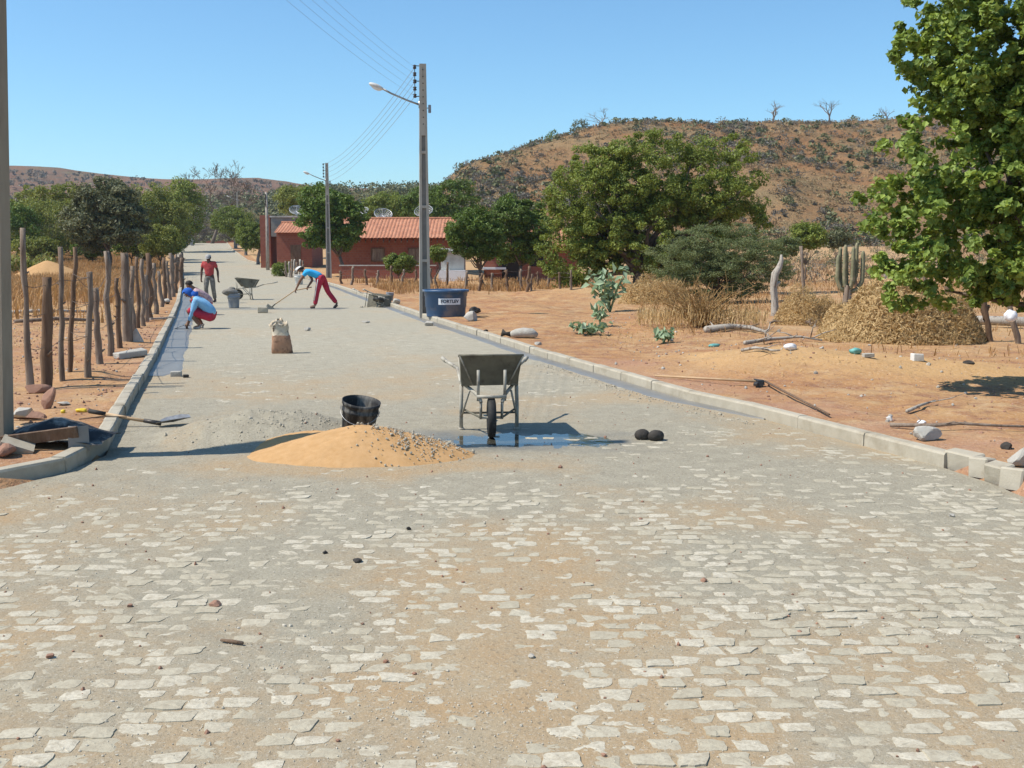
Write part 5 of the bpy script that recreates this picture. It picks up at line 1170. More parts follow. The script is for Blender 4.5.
lettering('FORTLEV', hT*.165, M['ink'], lb, (rr_, R(-75.5), hT*.585))
# --- wheelbarrow
def wheelbarrow(label, grip_split=.15):
    t = thing('wheelbarrow', label, 'wheelbarrow')
    ft, fb, rt_, rb = [(-.295, -.06, .78), (.295, -.06, .78)], [(-.17, .16, .48), (.17, .16, .48)], [(-.29, .74, .70), (.29, .74, .70)], [(-.27, .60, .455), (.27, .60, .455)]
    mid = [(-.295, .30, .745), (.295, .30, .745)], [(-.275, .30, .455), (.275, .30, .455)]
    O = [ft[0], ft[1], mid[0][1], rt_[1], rt_[0], mid[0][0]]; B = [fb[0], fb[1], mid[1][1], rb[1], rb[0], mid[1][0]]
    O = np.array(O); B = np.array(B); cen = O.mean(0); In = O+(cen-O)*[.02, .02, 0]; Bi = B+(B.mean(0)-B)*[.03, .03, 0]+[0, 0, .008]
    mb = MB(); V = np.vstack([O, B, In, Bi]); n = 6; F_ = []
    for i in range(n): j = (i+1) % n; F_ += [(i, j, n+j, n+i)[::-1], (2*n+i, 2*n+j, 3*n+j, 3*n+i), (i, j, 2*n+j, 2*n+i)]
    F_ += [tuple(range(n, 2*n)), tuple(range(3*n, 4*n))[::-1]]; mb.add(V, F_)
    tr = mb.build('tray', M['cement_metal'], t)
    mb = MB(); q = [tuple(p) for p in O]+[tuple(O[0])]; mb.tube([np.array(p)+[0, 0, .006] for p in q], .012, 6); mb.build('rim', M['cement_metal'], tr, True)
    mb = MB(); [mb.tube([np.array(O[i])+[0, -.004, 0], np.array(B[i])+[0, -.004, 0]], .008, 6) for i in (0, 1, 3, 4)]; mb.build('corner_seam', M['cement_pale'], tr, True)
    mb = MB()
    for s_ in (-1, 1):
        mb.tube([(s_*.10, -.06, .345), (s_*.125, .02, .40), (s_*.20, .30, .435), (s_*.27, .66, .45), (s_*.30, .95, .56)], .017, 8)
        mb.box((s_*.125, -.035, .50), (.028, .012, .30), (R(8), 0, 0)); mb.box((s_*.10, .0, .27), (.026, .012, .20), (R(14), 0, R(0)))
        mb.tube([(s_*.10, -.01, .19), (s_*.10, -.05, .36)], .012, 6)
    mb.tube([(-.14, -.05, .395), (.14, -.05, .395)], .017, 8); mb.tube([(-.11, 0, .19), (.11, 0, .19)], .013, 8); mb.build('frame', M['cement_pale'], t, True)
    for s_ in (-1, 1):
        mb = MB(); e = .30+grip_split; mb.tube([(s_*.30, .95, .56), (s_*e, 1.36, .62)], .017, 8); h = mb.build('handle', M['cement_pale'], t, True)
        mb = MB(); mb.tube([(s_*(e-.035), 1.25, .605), (s_*e, 1.38, .623)], .021, 8); mb.build('grip', M['cement_pale'], h, True)
    for s_ in (-1, 1):
        mb = MB(); mb.tube([(s_*.27, .46, .45), (s_*.275, .46, .22), (s_*.275, .48, .0)], .019, 8); mb.tube([(s_*.20, .20, .42), (s_*.27, .45, .14)], .011, 6); mb.box((s_*.275, .48, .01), (.05, .09, .02)); mb.build('leg', M['cement_pale'], t, True)
    mb = MB(); mb.tube([(-.27, .46, .17), (.27, .46, .17)], .011, 6); mb.tube([(-.10, 0, .19), (-.26, .46, .21)], .010, 6); mb.tube([(.10, 0, .19), (.26, .46, .21)], .010, 6); mb.build('cross_brace', M['cement_metal'], t, True)
    wh = MB(); ro = (0, R(90), 0); wh.lathe([(.112, -.02), (.13, -.025), (.13, .025), (.112, .02), (.03, .03), (.03, -.03), (.112, -.02)], 28, (0, 0, .19), ro); wo = wh.build('wheel', M['cement_metal'], t)
    wh = MB(); wh.lathe([(.128, -.026), (.15, -.040), (.178, -.034), (.189, -.018), (.189, .018), (.178, .034), (.15, .040), (.128, .026)], 32, (0, 0, .19), ro)
    wh.build('tyre', M['rubber'], wo, True); return t
wb = wheelbarrow('cement-caked wheelbarrow seen from its wheel end in the wet patch on the road'); p = on(491.5, 437.5); wb.location = (p[0], p[1], .0); wb.rotation_euler = (0, 0, R(4))
wb['group'] = 'wheelbarrows of the road crew'
wb2 = copytree(wb); wb2['label'] = 'smaller looking far wheelbarrow with handles to the right, next to the grey bucket'; q = on(243, 300); wb2.location = (q[0]-.25, q[1]+.3, 0); wb2.rotation_euler = (0, 0, R(-84))
wb3 = copytree(wb); wb3['label'] = 'wheelbarrow tipped on its side behind the bending worker in red trousers'; q = on(362, 308); s_ = q[1]/F
wb3.location = (q[0]+.40, q[1]+.10, .29); wb3.rotation_euler = (0, R(106), R(62))
# --- black bucket
def bucket(label, loc, r, h, tilt, mt, yaw=0, handle=True, group='buckets on the road'):
    t = thing('bucket', label, 'bucket', loc, yaw, group); t.rotation_euler = (tilt[0], tilt[1], yaw)
    pr = [(0, 0), (r*.78, 0), (r*.80, .01), (r*.93, h*.72), (r*.97, h*.73), (r*.97, h*.79), (r*.94, h*.80), (r*.96, h*.90), (r*1.0, h*.91), (r*1.02, h), (r*.98, h), (r*.93, h*.9), (r*.76, .02), (0, .018)]
    mb = MB(); mb.lathe(pr, 36); mb.build('body', M[mt], t, True)
    if handle:
        mb = MB(); mb.tube([np.array([r*1.03*math.cos(a), -abs(r*1.03*math.sin(a))-.005, h*.80-.10*math.sin(a)]) for a in np.linspace(0, math.pi, 14)], .004, 5); mb.build('handle', M['steel'], t, True)
    return t
q = G(357, 441.5); bucket('black plastic bucket splashed with cement, tilted behind the orange sand', (q[0], q[1], .035), .175, .36, (R(9), R(9)), 'black_plastic', 0)
q = on(234, 308); s_ = q[1]/F; gb = bucket('grey bucket with a sack on its rim left of the far wheelbarrow', (q[0], q[1], .01), 6.2*s_, 14*s_, (0, 0), 'grey_plastic')
mb = MB(); mb.blob((0, 0, 0), (7.5*s_, 6*s_, 3.6*s_), .3, 5, 3); mb.blob((2*s_, 0, 3*s_), (3.6*s_, 3*s_, 2.4*s_), .3, 6, 3); o = mb.build('crumpled_sack', M['pants_grey'], None, True); o.location = (q[0]-3*s_, q[1]-.05, 16*s_); tag(o, 'crumpled grey-brown sack draped on the grey bucket', 'sack')
q = on(299, 284.5); s_ = q[1]/F; bucket('white bucket standing on the road left of the bending worker', (q[0], q[1], .01), 4.6*s_, 9.5*s_, (0, 0), 'white_plastic', handle=True)
q = on(389.5, 300.5); s_ = q[1]/F; bucket('small grey bucket on the right kerb beyond the tipped wheelbarrow', (q[0], q[1], q[2]), 4*s_, 8*s_, (0, R(5)), 'grey_plastic')
q = (XA(192.5, 155, 2), 155); bucket('tiny dark drum at the far left end of the road near the parked motorcycle', (q[0], q[1], float(base(155))), .28, .95, (0, 0), 'grey_plastic', handle=False)
# --- sand pile and gravel
def pile(name, label, cat, px, py, rx, ry, h, mt, prof=1.4, n=150, seed=0, asym=.15, loc=None, bed=False):
    c = G(px, py) if loc is None else loc; X, Yg = np.meshgrid(np.linspace(-1.3, 1.3, n), np.linspace(-1.3, 1.3, n)); an = np.arctan2(Yg, X)
    r = np.hypot(X, Yg)*(1+.10*fbm(np.cos(an)*1.6+seed, np.sin(an)*1.6, 161+seed, 3)); z = h*np.clip(1-r, 0, 1)**1.0*(1.0+.0*r); z = h*(1-np.clip(r, 0, 1)**prof)-np.clip(r-1, 0, 9)*.25
    z = z*(1+asym*X)+np.clip(h*3*(1-r), 0, 1)*(.018*fbm(X*6, Yg*6, 162, 4)+.007*fbm(X*22, Yg*22, 163, 3))-.012
    if bed: z = z+np.maximum(bedz(X*rx+c[0], Yg*ry+c[1]), 0)
    o = bigmesh(name, np.stack([X.ravel()*rx, Yg.ravel()*ry, z.ravel()], 1), gridq(n, n), mt); o.location = (c[0], c[1], 0 if loc is None else loc[2]); tag(o, label, cat); return o
sp = G(366, 456); pile('sand_pile', 'heap of orange building sand on the paving before the black bucket', 'sand pile', 0, 0, 1.02, .60, .27, M['sandpile'], 1.25, 220, 3, .12, loc=(sp[0]-.05, sp[1]+.05, .0), bed=True)
def clods(name, label, pts, size, mt, sub=1, kind='stuff'):
    V0, F0 = ico(sub); n = len(pts); Vs = []
    ss = size*rng.lognormal(0, .38, n)
    K_ = len(V0); V = V0[None]*(1+rng.uniform(-.25, .25, (n, K_, 1)))*ss[:, None, None]*rng.uniform(.6, 1.2, (n, 1, 3))+np.asarray(pts)[:, None]
    Q = (np.array(F0)[None]+(np.arange(n)*K_)[:, None, None]).reshape(-1, 3)
    o = bigmesh(name, V.reshape(-1, 3), Q, mt, smooth=False)
    if kind: struct(o, kind)
    return o
def sandz(x, y):
    r = np.hypot((x-sp[0]+.05)/1.02, (y-sp[1]-.05)/.60); return np.where(r < 1, .27*(1-np.clip(r, 0, 1)**1.25)*(1+.12*(x-sp[0])/1.02)+.0, 0)
n = 420; a = rng.normal(size=(n, 2)); x = sp[0]+.42+a[:, 0]*.22; y_ = sp[1]-.05+a[:, 1]*.20; z = np.maximum(sandz(x, y_), .0)+.0+np.maximum(bedz(x, y_), 0)
clods('mortar_crumbs', '', np.stack([x, y_, z], 1), .0075, M['mortar_crumb'] if 'mortar_crumb' in M else M['concrete'])
# gravel strewn over the road
gr_pale = nm('pale_grit', (.42, .37, .28), (.56, .51, .42), 40, rough=.95, bmp=0, kind='world')
n = 42000; Y = 2.4+rng.uniform(0, 1, n)**1.35*10; X = rng.uniform(-.62, .62, n)*Y*1.05
k = (rng.uniform(0, 1, n) < np.clip(-.05+1.5*fbm(X*1.2, Y*1.0, 171, 5)+.18, 0, 1)) & (X > XL(Y)+.05) & (X < XR(Y)-.05); X, Y = X[k], Y[k]
clods('gravel', '', np.stack([X, Y, bedz(X, Y)+.001], 1), .0034, gr_pale, 1)
n = 420; Y = 2.6+rng.uniform(0, 1, n)**1.2*14; X = rng.uniform(-.6, .6, n)*Y; k = (X > XL(Y)+.05) & (X < XR(Y)-.05); X, Y = X[k], Y[k]
clods('dark_grit', '', np.stack([X, Y, bedz(X, Y)+.003], 1), .0075, M['rock_red'], 1)
# rubble on the verges
P = scatter(1300, (600, 1150), (7.5, 30), lambda X, Y, p: (X-XR(Y) > .3)); clods('verge_rubble', '', P+[0, 0, .003], .011, M['rock_red'])
P = scatter(420, (600, 1150), (8.5, 30), lambda X, Y, p: (X-XR(Y) > .4)); clods('pale_rubble', '', P+[0, 0, .005], .017, M['rock'])
P = scatter(2200, (-80, 200), (7.2, 30), lambda X, Y, p: (XL(Y)-X > .25)); clods('verge_rubble', '', P+[0, 0, .003], .014, M['rock_red'])
P = scatter(350, (-80, 200), (7.2, 30), lambda X, Y, p: (XL(Y)-X > .25)); clods('pale_rubble', '', P+[0, 0, .006], .016, M['rock'])
x_ = XR(np.linspace(11, 17, 300)); Yq = np.linspace(11, 17, 300); X = x_-.28-np.abs(rng.normal(0, .16, 300)); clods('mortar_crumbs', '', np.stack([X, Yq, bedz(X, Yq)+.002], 1), .009, M['concrete'])
n = 300; X = MX+rng.normal(.25, .40, n); Yq = MY-.25+rng.normal(.0, .22, n); clods('mortar_crumbs', '', np.stack([X, Yq, bedz(X, Yq)+.0], 1), .009, M['concrete'])
# puddle
n = 60; X, Yg = np.meshgrid(np.linspace(-1.5, 1.5, n), np.linspace(-.85, .85, n)); o = bigmesh('puddle_water', np.stack([X.ravel(), Yg.ravel(), np.zeros(n*n)], 1), gridq(n, n), None or M['concrete'])
q_ = PUD_LIFT = -.0014; o.location = (PX+.12, PY, q_); o.data.materials.clear()
m, nt, b = newmat('puddle_water'); nt.nodes.remove(b); gl = N(nt, 'ShaderNodeBsdfGlossy'); gl.inputs['Roughness'].default_value = .04; gl.inputs['Color'].default_value = (1, 1, 1, 1)
tp_ = N(nt, 'ShaderNodeBsdfTransparent'); tp_.inputs['Color'].default_value = (.62, .64, .64, 1); fr = N(nt, 'ShaderNodeFresnel'); fr.inputs['IOR'].default_value = 1.33; mx = N(nt, 'ShaderNodeMixShader')
bn = bump(nt, noise(nt, coord(nt, 'world'), 9, 3, .5), .05, .02, None); nt.links.new(bn, gl.inputs['Normal']); nt.links.new(bn, fr.inputs['Normal'])
nt.links.new(fr.outputs[0], mx.inputs[0]); nt.links.new(tp_.outputs[0], mx.inputs[1]); nt.links.new(gl.outputs[0], mx.inputs[2]); nt.links.new(mx.outputs[0], nt.nodes['Material Output'].inputs['Surface'])
o.data.materials.append(m); struct(o)
# --- loose end of the right kerb: single blocks
for i, (px, py, rz, lx, tl, lab) in enumerate(((962, 471, 20, .30, 4, 'short concrete kerb piece at the broken end of the right kerb, first after the gap'), (980, 478, 35, .16, -5, 'narrow upright concrete block, second at the broken kerb end'),
                                  (997, 484, 30, .17, 6, 'narrow upright concrete block, third at the broken kerb end'), (1014, 490, 28, .20, -4, 'concrete block at the right picture edge at the kerb end'))):
    p = G(px, py); t_ = MB(); t_.box((0, 0, .07), (lx, .14, .17), None, bev=.012, jit=.006); o = t_.build('kerb_block', M['concrete']); o.location = (p[0]+.05, p[1]+.08, -.01); o.rotation_euler = (R(tl), R(tl*.6), R(rz-90 if i else -62)); tag(o, lab, 'kerb block', 'loose blocks at the broken end of the kerb')
# --- tools
def along(mb, a, b, r0, r1=None, n=8): mb.tube([a, b], [r0, r1 or r0], n)
a = np.array(G(89, 411, .17)); b_ = np.array(G(158, 423, .045)); c_ = np.array(G(190, 416, .03))
t = thing('shovel', 'shovel with black grip lying across the left kerb onto the road', 'shovel', tuple(b_)); d = (b_-a)
mb = MB(); mb.tube([a+d*.2-b_, a+d*.6-b_+[0, 0, -.004], b_-b_], [.017, .017, .018], 8); mb.build('handle', M['tan_wood'], t, True)
mb = MB(); mb.tube([a-b_, a+d*.24-b_], [.024, .021], 8); mb.build('grip', M['rubber'], t, True)
mb = MB(); u = (b_-a)/np.linalg.norm(b_-a); mb.tube([-u*.14, u*.03], [.021, .024], 8); mb.build('socket', M['dark_steel'], t, True)
mb = MB(); dv = np.array([.30, .10, .045]); dv2 = np.array([-.07, .24, .0]); dv2 = np.array([.02, .20, .02]); nn = np.cross(dv, dv2); nn /= np.linalg.norm(nn); gx_ = []
outl = [(-.02, .0), (.02, -.30), (.14, -.46), (.6, -.48), (.88, -.30), (1.0, 0), (.88, .30), (.6, .48), (.14, .46), (.02, .30)]
top = [dv*p_[0]+dv2*p_[1]*1.1+nn*(.03*abs(p_[1])*2) for p_ in outl]; V = top+[p_-nn*.005 for p_ in top]+[dv*.45+nn*-.012, dv*.45-nn*.018]; n = len(outl)
mb.add(V, [(i, (i+1) % n, 2*n) for i in range(n)]+[((i+1) % n+n, i+n, 2*n+1) for i in range(n)]+[((i+1) % n, i, i+n, (i+1) % n+n) for i in range(n)]); mb.build('blade', M['steel'], t, False)
a = np.array(on(655, 378)); b_ = np.array(on(757, 387)); t = thing('rake', 'long-handled rake lying on the soil beside the right kerb', 'rake', tuple(b_)); mb = MB(); mb.tube([a-b_+[0, 0, .03], [0, 0, .07]], [.014, .016], 8); mb.build('handle', M['tan_wood'], t, True)
mb = MB(); mb.box((0, 0, .05), (.05, .34, .035), (0, 0, R(-20)), bev=.006); [mb.tube([(0+k*.3*math.sin(R(20)), k*.3*math.cos(R(20)), .05), (.02+k*.3*math.sin(R(20)), k*.3*math.cos(R(20)), -.02)], .006, 5) for k in np.linspace(-.5, .5, 8)]; mb.box((.02, 0, .06), (.09, .1, .07), (0, 0, .3), jit=.01); mb.build('rake_head', M['dark_steel'], t)
a = np.array(on(765, 386)); b_ = np.array(on(829, 418)); mb = MB(); mb.tube([a+[0, 0, .06], (a+b_)/2+[0, 0, .045], b_+[0, 0, .035]], [.014, .013, .012], 7, jit=.05); o = mb.build('dark_rod', M['wood_dark'], None, True, loc=tuple(a)); tag(o, 'thin dark rod slanting down towards the right kerb, right of the rake', 'rod')
# --- cement bag
q = on(282, 353.5); s_ = q[1]/F; t = thing('cement_bag', 'open paper cement bag standing upright on the road', 'paper bag', (q[0], q[1], 0), R(10)); W_, D_, H_ = 20*s_/2, .085, 31*s_
def bagring(z, w_, d_, jit, off=0, n=28, seed=0):
    P_ = []
    for k in range(n):
        a = 2*math.pi*k/n; c, s2 = math.cos(a), math.sin(a); p_ = 3.2; rr = (abs(c)**p_+abs(s2)**p_)**(-1/p_)
        e = 1+jit*float(fbm(c*2+seed, s2*2+z*9, 181, 3)); P_.append((c*rr*w_*e+off, s2*rr*d_*e, z+jit*.25*float(fbm(c*1.5, s2*1.5+3, 182, 2))*(z > .2)))
    return P_
def bagmesh(rings):
    mb = MB(); n = 28; V = [p_ for r_ in rings for p_ in r_]; mb.add(V, [(i*n+k, i*n+(k+1) % n, (i+1)*n+(k+1) % n, (i+1)*n+k) for i in range(len(rings)-1) for k in range(n)]); return mb
rg = [bagring(z*H_, W_*w_, D_*d_, .12+.1*z, o_) for z, w_, d_, o_ in ((0, .96, .9, .01), (.03, 1.05, 1.05, .01), (.2, 1.02, 1.12, 0), (.4, .98, 1.1, -.005), (.55, .90, 1.0, -.01), (.60, .87, .96, -.012))]; bagmesh(rg).build('body', M['paperbag'], t, True)
rg = [bagring(z*H_, W_*w_, D_*d_, j_, o_) for z, w_, d_, o_, j_ in ((.58, .875, .97, -.012, .2), (.70, .80, .85, -.02, .25), (.82, .82, .9, -.022, .4), (.93, .78, .95, -.028, .6), (1.0, .74, 1.0, -.03, .7), (.93, .68, .85, -.03, .5), (.80, .70, .75, -.02, .2), (.60, .7, .8, -.01, .1))]; bagmesh(rg).build('crumpled_mouth', M['paperpale'], t, True)
# --- small blocks, stones, lumps
def lump(name, label, cat, px, py, dims, mt, rz=0, kind='blob', amp=.25, seed=1, group=None, zo=0, tilt=0):
    q = on(px, py) if True else 0; mb = MB()
    if kind == 'blob': mb.blob((0, 0, dims[2]*.38), (dims[0]/2, dims[1]/2, dims[2]/2), amp, seed, 3)
    elif kind == 'rock':
        mb.rock((0, 0, dims[2]*.38), (dims[0]/2, dims[1]/2, dims[2]/2), seed)
    else: mb.box((0, 0, dims[2]/2), dims, None, bev=min(dims)*.08, jit=min(dims)*.06)
    o = mb.build(name, M[mt], None, kind == 'blob'); o.location = (q[0], q[1], q[2]+zo); o.rotation_euler = (0, R(tilt), R(rz)); tag(o, label, cat, group); return o
def pxm(py, n): return n*on(500, py)[1]/F if False else n*(CH*F/(py-H0))/F
lump('stone_block', 'grey stone cube on the road left of the cement bag', 'stone', 263, 313, (pxm(313, 10), .18, pxm(313, 6)), 'concrete', 5, 'box')
lump('stone_block', 'grey stone block at the near end of the fresh mortar strip', 'stone', 176, 377, (pxm(377, 10.5), .12, pxm(377, 6)), 'rock', 8, 'box')
lump('stone_block', 'small dark yellowish stone right of the block at the mortar strip', 'stone', 186, 378, (pxm(378, 5.5), .07, pxm(378, 3.5)), 'rock_dark', 20, 'box')
lump('stone_block', 'round pale stone on the road between the bag and the bending worker', 'stone', 307, 331, (pxm(331, 7), .15, pxm(331, 5)), 'rock', 0, 'rock')
lump('stone', 'flat pale stone in the road in front of the tipped wheelbarrow', 'stone', 365, 323, (pxm(323, 9), .15, pxm(323, 3)), 'rock', 0, 'rock')
o = lump('dark_lump', 'left one of two dark rounded lumps on the road right of the wheelbarrow', 'lump', 642, 439.5, (.145, .13, .112), 'rock_dark', 0, 'blob', .10, 3)
o = lump('dark_lump', 'right one of two dark rounded lumps on the road right of the wheelbarrow', 'lump', 656, 440.5, (.155, .14, .115), 'rock_dark', 20, 'blob', .12, 5)
for i, (px, py, w_, h_, mt, lab) in enumerate(((178, 443, 5, 4, 'rock_dark', 'dark pebble left of the sand heap, the bigger of three'), (171, 445, 4, 3, 'rock', 'grey pebble, leftmost of three left of the sand heap'), (189, 445, 4.5, 4, 'rock_dark', 'dark pebble nearest the sand heap, rightmost of three'),
                        (325, 554, 6, 4, 'rock_dark', 'small dark pebble on the foreground paving below the sand heap'), (357, 562, 9, 5, 'rock_dark', 'larger dark pebble right of the small one on the foreground paving'), (215, 606, 12, 6, 'rock_red', 'red brick crumb on the foreground paving at the left'),
                        (49, 658, 9, 6, 'rock_red', 'reddish clod near the left edge of the foreground paving'), (951, 517, 6, 5, 'rock', 'grey stone on the paving before the broken kerb end'), (532, 658, 7, 5, 'rock', 'pale round pebble at the centre of the foreground paving'), (409, 530, 5, 4, 'rock_dark', 'dark pebble on the paving below the wheelbarrow'),
                        (130, 607, 5, 4, 'rock_red', 'small red crumb left of the brick crumb on the paving'))):
    lump('pebble', lab, 'pebble', px, py, (pxm(py, w_), pxm(py, w_), pxm(py, h_)), mt, 30*i, 'rock', .3, i)
mb = MB(); p = np.array(G(221, 640, .012)); p2 = np.array(G(243, 643, .016)); mb.tube([p, (p+p2)/2, p2], [.006, .009, .007], 6, jit=.1); o = mb.build('wood_chip', M['wood_dark'], None, True, loc=tuple(p)); tag(o, 'dark splinter of wood lying on the foreground paving at the left', 'splinter')
mb = MB(); p = np.array(G(436, 360, .03)); 
# left foreground rubbish
lump('rock', 'flat red rock at the foot of the thick fence stake', 'rock', 37, 393, (.30, .2, .14), 'rock_red', 10, 'rock', .3, 1)
lump('rock', 'upright reddish slab rock right of the flat one at the fence foot', 'rock', 47, 409, (.14, .16, .26), 'rock_red', 0, 'rock', .25, 2, tilt=20)
lump('rock', 'pale flat stone near the yellow scraps beside the left kerb', 'rock', 64, 405, (.14, .12, .05), 'rock', 10, 'rock', .3, 8)
lump('rock', 'red rock lying at the foot of the left edge post', 'rock', 6, 456, (.17, .2, .12), 'rock_red', 10, 'rock', .3, 5)
lump('rock', 'long low brown-red rock behind the dark rubbish at the left post', 'rock', 32, 420, (.42, .2, .12), 'rock_red', 5, 'rock', .3, 6)
lump('rock', 'pale rock on the dark rubbish beside the left post', 'rock', 24, 424, (.22, .16, .10), 'rock', 10, 'rock', .3, 7, zo=.08)
lump('plastic_scrap', 'small yellow plastic scrap left beside the shovel grip', 'plastic scrap', 63, 413, (.045, .05, .04), 'yellow', 0, 'blob', .4, 3)
lump('plastic_scrap', 'longer crumpled yellow plastic scrap touching the shovel grip', 'plastic scrap', 82, 412, (.11, .07, .045), 'yellow', 10, 'blob', .5, 4)
q = on(55, 447); t = thing('rubbish_heap', 'dark plastic sheet over broken boards between the left post and the kerb', 'rubbish', q)
mb = MB(); n = 26; X, Yg = np.meshgrid(np.linspace(-.52, .42, n), np.linspace(-.12, .5, n)); Z = .20*np.exp(-((X+.05)/.40)**2-((Yg-.18)/.26)**2)+.03*fbm(X*6, Yg*6, 191, 4)+.02
mb.add(np.stack([X.ravel(), Yg.ravel(), Z.ravel()], 1), gridq(n, n)); mb.build('plastic_sheet', M['black_plastic'], t, True)
mb = MB(); mb.box((-.05, -.16, .12), (.60, .03, .10), (R(20), R(-7), R(9)), jit=.008); mb.build('board', M['wood_dark'], t); mb = MB(); mb.box((.22, -.05, .09), (.17, .12, .20), (0, 0, R(20)), jit=.012); mb.build('broken_block', M['pole_dark'], t); mb = MB(); mb.box((-.20, -.26, .05), (.26, .2, .08), (R(12), R(20), .3), jit=.012); mb.build('broken_slab', M['concrete'], t)
q = on(101, 424); mb = MB(); mb.tube([(-.2, 0, .05), (0, .02, .07), (.22, .1, .05)], [.008, .007, .005], 6); o = mb.build('stick', M['wood_dark'], None, True); o.location = q; o.rotation_euler[2] = .1; tag(o, 'thin dark stick lying below the shovel beside the left kerb', 'stick')
q = on(135, 342); mb = MB(); mb.add([(-.15, 0, 0), (.15, 0, 0), (.12, .12, 0), (-.1, .12, 0), (0, .04, .24), (.02, .07, .235)], [(0, 1, 4), (1, 2, 5, 4), (2, 3, 5), (3, 0, 4, 5), (0, 3, 2, 1)]); o = mb.build('stone_wedge', M['rock']); o.location = q; tag(o, 'pale triangular stone leaning at the foot of the left fence', 'stone')
mb = MB(); a = np.array(on(117, 365)); b_ = np.array(on(143, 352)); mb.box((0, 0, .07), (.52, .17, .09), None, bev=.01, jit=.01); o = mb.build('loose_kerb_block', M['rock']); o.location = (a+b_)/2; o.rotation_euler = (.05, -.06, math.atan2(b_[1]-a[1], b_[0]-a[0])*.55); tag(o, 'loose greenish-grey slab lying behind the left kerb', 'slab')
a = np.array(on(150, 321)); mb = MB(); mb.box((0, 0, .05), (.75, .12, .04), None, jit=.006); o = mb.build('plank', M['wood_pale']); o.location = a+[.2, .3, 0]; o.rotation_euler = (0, 0, R(55)); tag(o, 'pale plank lying at the foot of the left stake fence', 'plank')
lump('rock', 'round stone beside the plank at the left fence foot', 'rock', 167, 304, (.3, .3, .2), 'rock', 10, 'rock', .3, 9)
for i, (px, py, w_, lab) in enumerate(((45, 316, 95, 'upper one of two pale poles lying in the field behind the left stakes'), (55, 325, 80, 'lower darker pole lying in the field behind the left stakes'))):
    a = np.array(on(px-w_/2, py)); b_ = np.array(on(px+w_/2, py-2)); mb = MB(); mb.tube([a+[0, 0, .08], (a+b_)/2+[0, 0, .12], b_+[0, 0, .06]], [.04, .045, .03], 7, jit=.1); o = mb.build('fallen_pole', M['wood_pale' if i == 0 else 'wood'], None, True, loc=tuple(a)); tag(o, lab, 'pole')
pile('sand_pile', 'orange soil heap far back in the dry field behind the leftmost stake', 'soil pile', 0, 0, 2.6, 2.0, 1.15, M['sandpile'], 1.1, 60, 7, .1, loc=(XA(48, 62, 0), 62, gzz(XA(48, 62, 0), 62)))
# right verge debris
q = on(516, 338); t = thing('rolled_sack', 'pale rolled sack with a dark tied end on the right kerb verge', 'sack', q, R(-14)); mb = MB(); mb.tube([(-.10, 0, .07), (0, 0, .09), (.15, 0, .10), (.32, 0, .095), (.42, 0, .06)], [.05, .085, .10, .09, .04], 12, jit=.06); mb.build('body', M['pants_grey'] if 0 else M['rock'], t, True)
mb = MB(); mb.tube([(-.28, 0, .10), (-.2, .01, .08), (-.10, 0, .07)], [.075, .03, .05], 9, jit=.15); mb.build('tied_end', M['rock_dark'], t, True)
lump('rock', 'white and dark stone beside the right foot of the blue tank', 'rock', 471, 321, (.34, .3, .26), 'rock', 10, 'rock', .3, 11); lump('rag', 'black rag on the stone beside the blue tank', 'rag', 475, 317.5, (.32, .25, .16), 'rubber', 10, 'blob', .5, 12, zo=.12)
lump('rock', 'pale broken stone on the kerb in front of the tank', 'rock', 429, 326, (.2, .2, .16), 'rock', 10, 'rock', .3, 13); lump('rock', 'grey stone on the verge left of the tank', 'rock', 396, 304, (.32, .3, .26), 'rock', 10, 'rock', .3, 14)
lump('rock', 'flat white stone right of the rolled sack', 'rock', 538, 345, (.14, .1, .06), 'rock', 10, 'rock', .3, 15); lump('rock', 'small dark stone left of the rolled sack on the kerb', 'rock', 486, 332, (.09, .09, .08), 'rock_dark', 10, 'rock', .3, 16)
lump('stone_block', 'pale cube stone at the edge of the sand before the golden heap', 'stone', 917, 361, (.15, .12, .10), 'white_plastic', 5, 'box'); lump('rock', 'dark clod right of the pale cube stone on the sand edge', 'rock', 969, 365, (.16, .12, .07), 'rock_dark', 10, 'rock', .3, 17)
lump('plastic_bottle', 'teal crumpled plastic piece before the golden heap', 'plastic scrap', 855, 354, (.17, .12, .10), 'teal', 10, 'blob', .4, 18); lump('stone_block', 'small pale block right of the teal plastic piece', 'stone', 868, 357, (.14, .1, .05), 'rock', 5, 'box')
lump('plastic_scrap', 'pale blue-white plastic scrap left of the teal piece', 'plastic scrap', 790, 350, (.17, .12, .10), 'whitebag', 10, 'blob', .5, 19); lump('plastic_scrap', 'pale blue plastic sheet scrap on the soil near the milkweeds', 'plastic scrap', 714, 347, (.2, .12, .07), 'teal', 10, 'blob', .5, 20)
lump('plastic_bag', 'white plastic bag hanging at the grey post by the right edge', 'plastic bag', 1009, 350, (.22, .16, .2), 'whitebag', 10, 'blob', .5, 21, zo=.50)
lump('rock', 'angular pale rock on the soil behind the right kerb near its broken end', 'rock', 924, 440, (.30, .2, .13), 'rock', 10, 'rock', .3, 22); lump('rock', 'dark clod on the soil at the right near the picture edge', 'rock', 1007, 449, (.10, .1, .07), 'rock_dark', 10, 'rock', .3, 23)
lump('rock', 'grey angular stone at the right picture edge above the kerb blocks', 'rock', 1020, 466, (.2, .2, .16), 'rock', 10, 'rock', .3, 24); lump('rock', 'white stone in the rubble hollow left of the long branch', 'rock', 889, 421, (.08, .07, .05), 'white_plastic', 10, 'rock', .3, 25); lump('rock', 'bluish white stone in the rubble hollow', 'rock', 922, 425, (.11, .09, .07), 'whitebag', 10, 'rock', .3, 26)
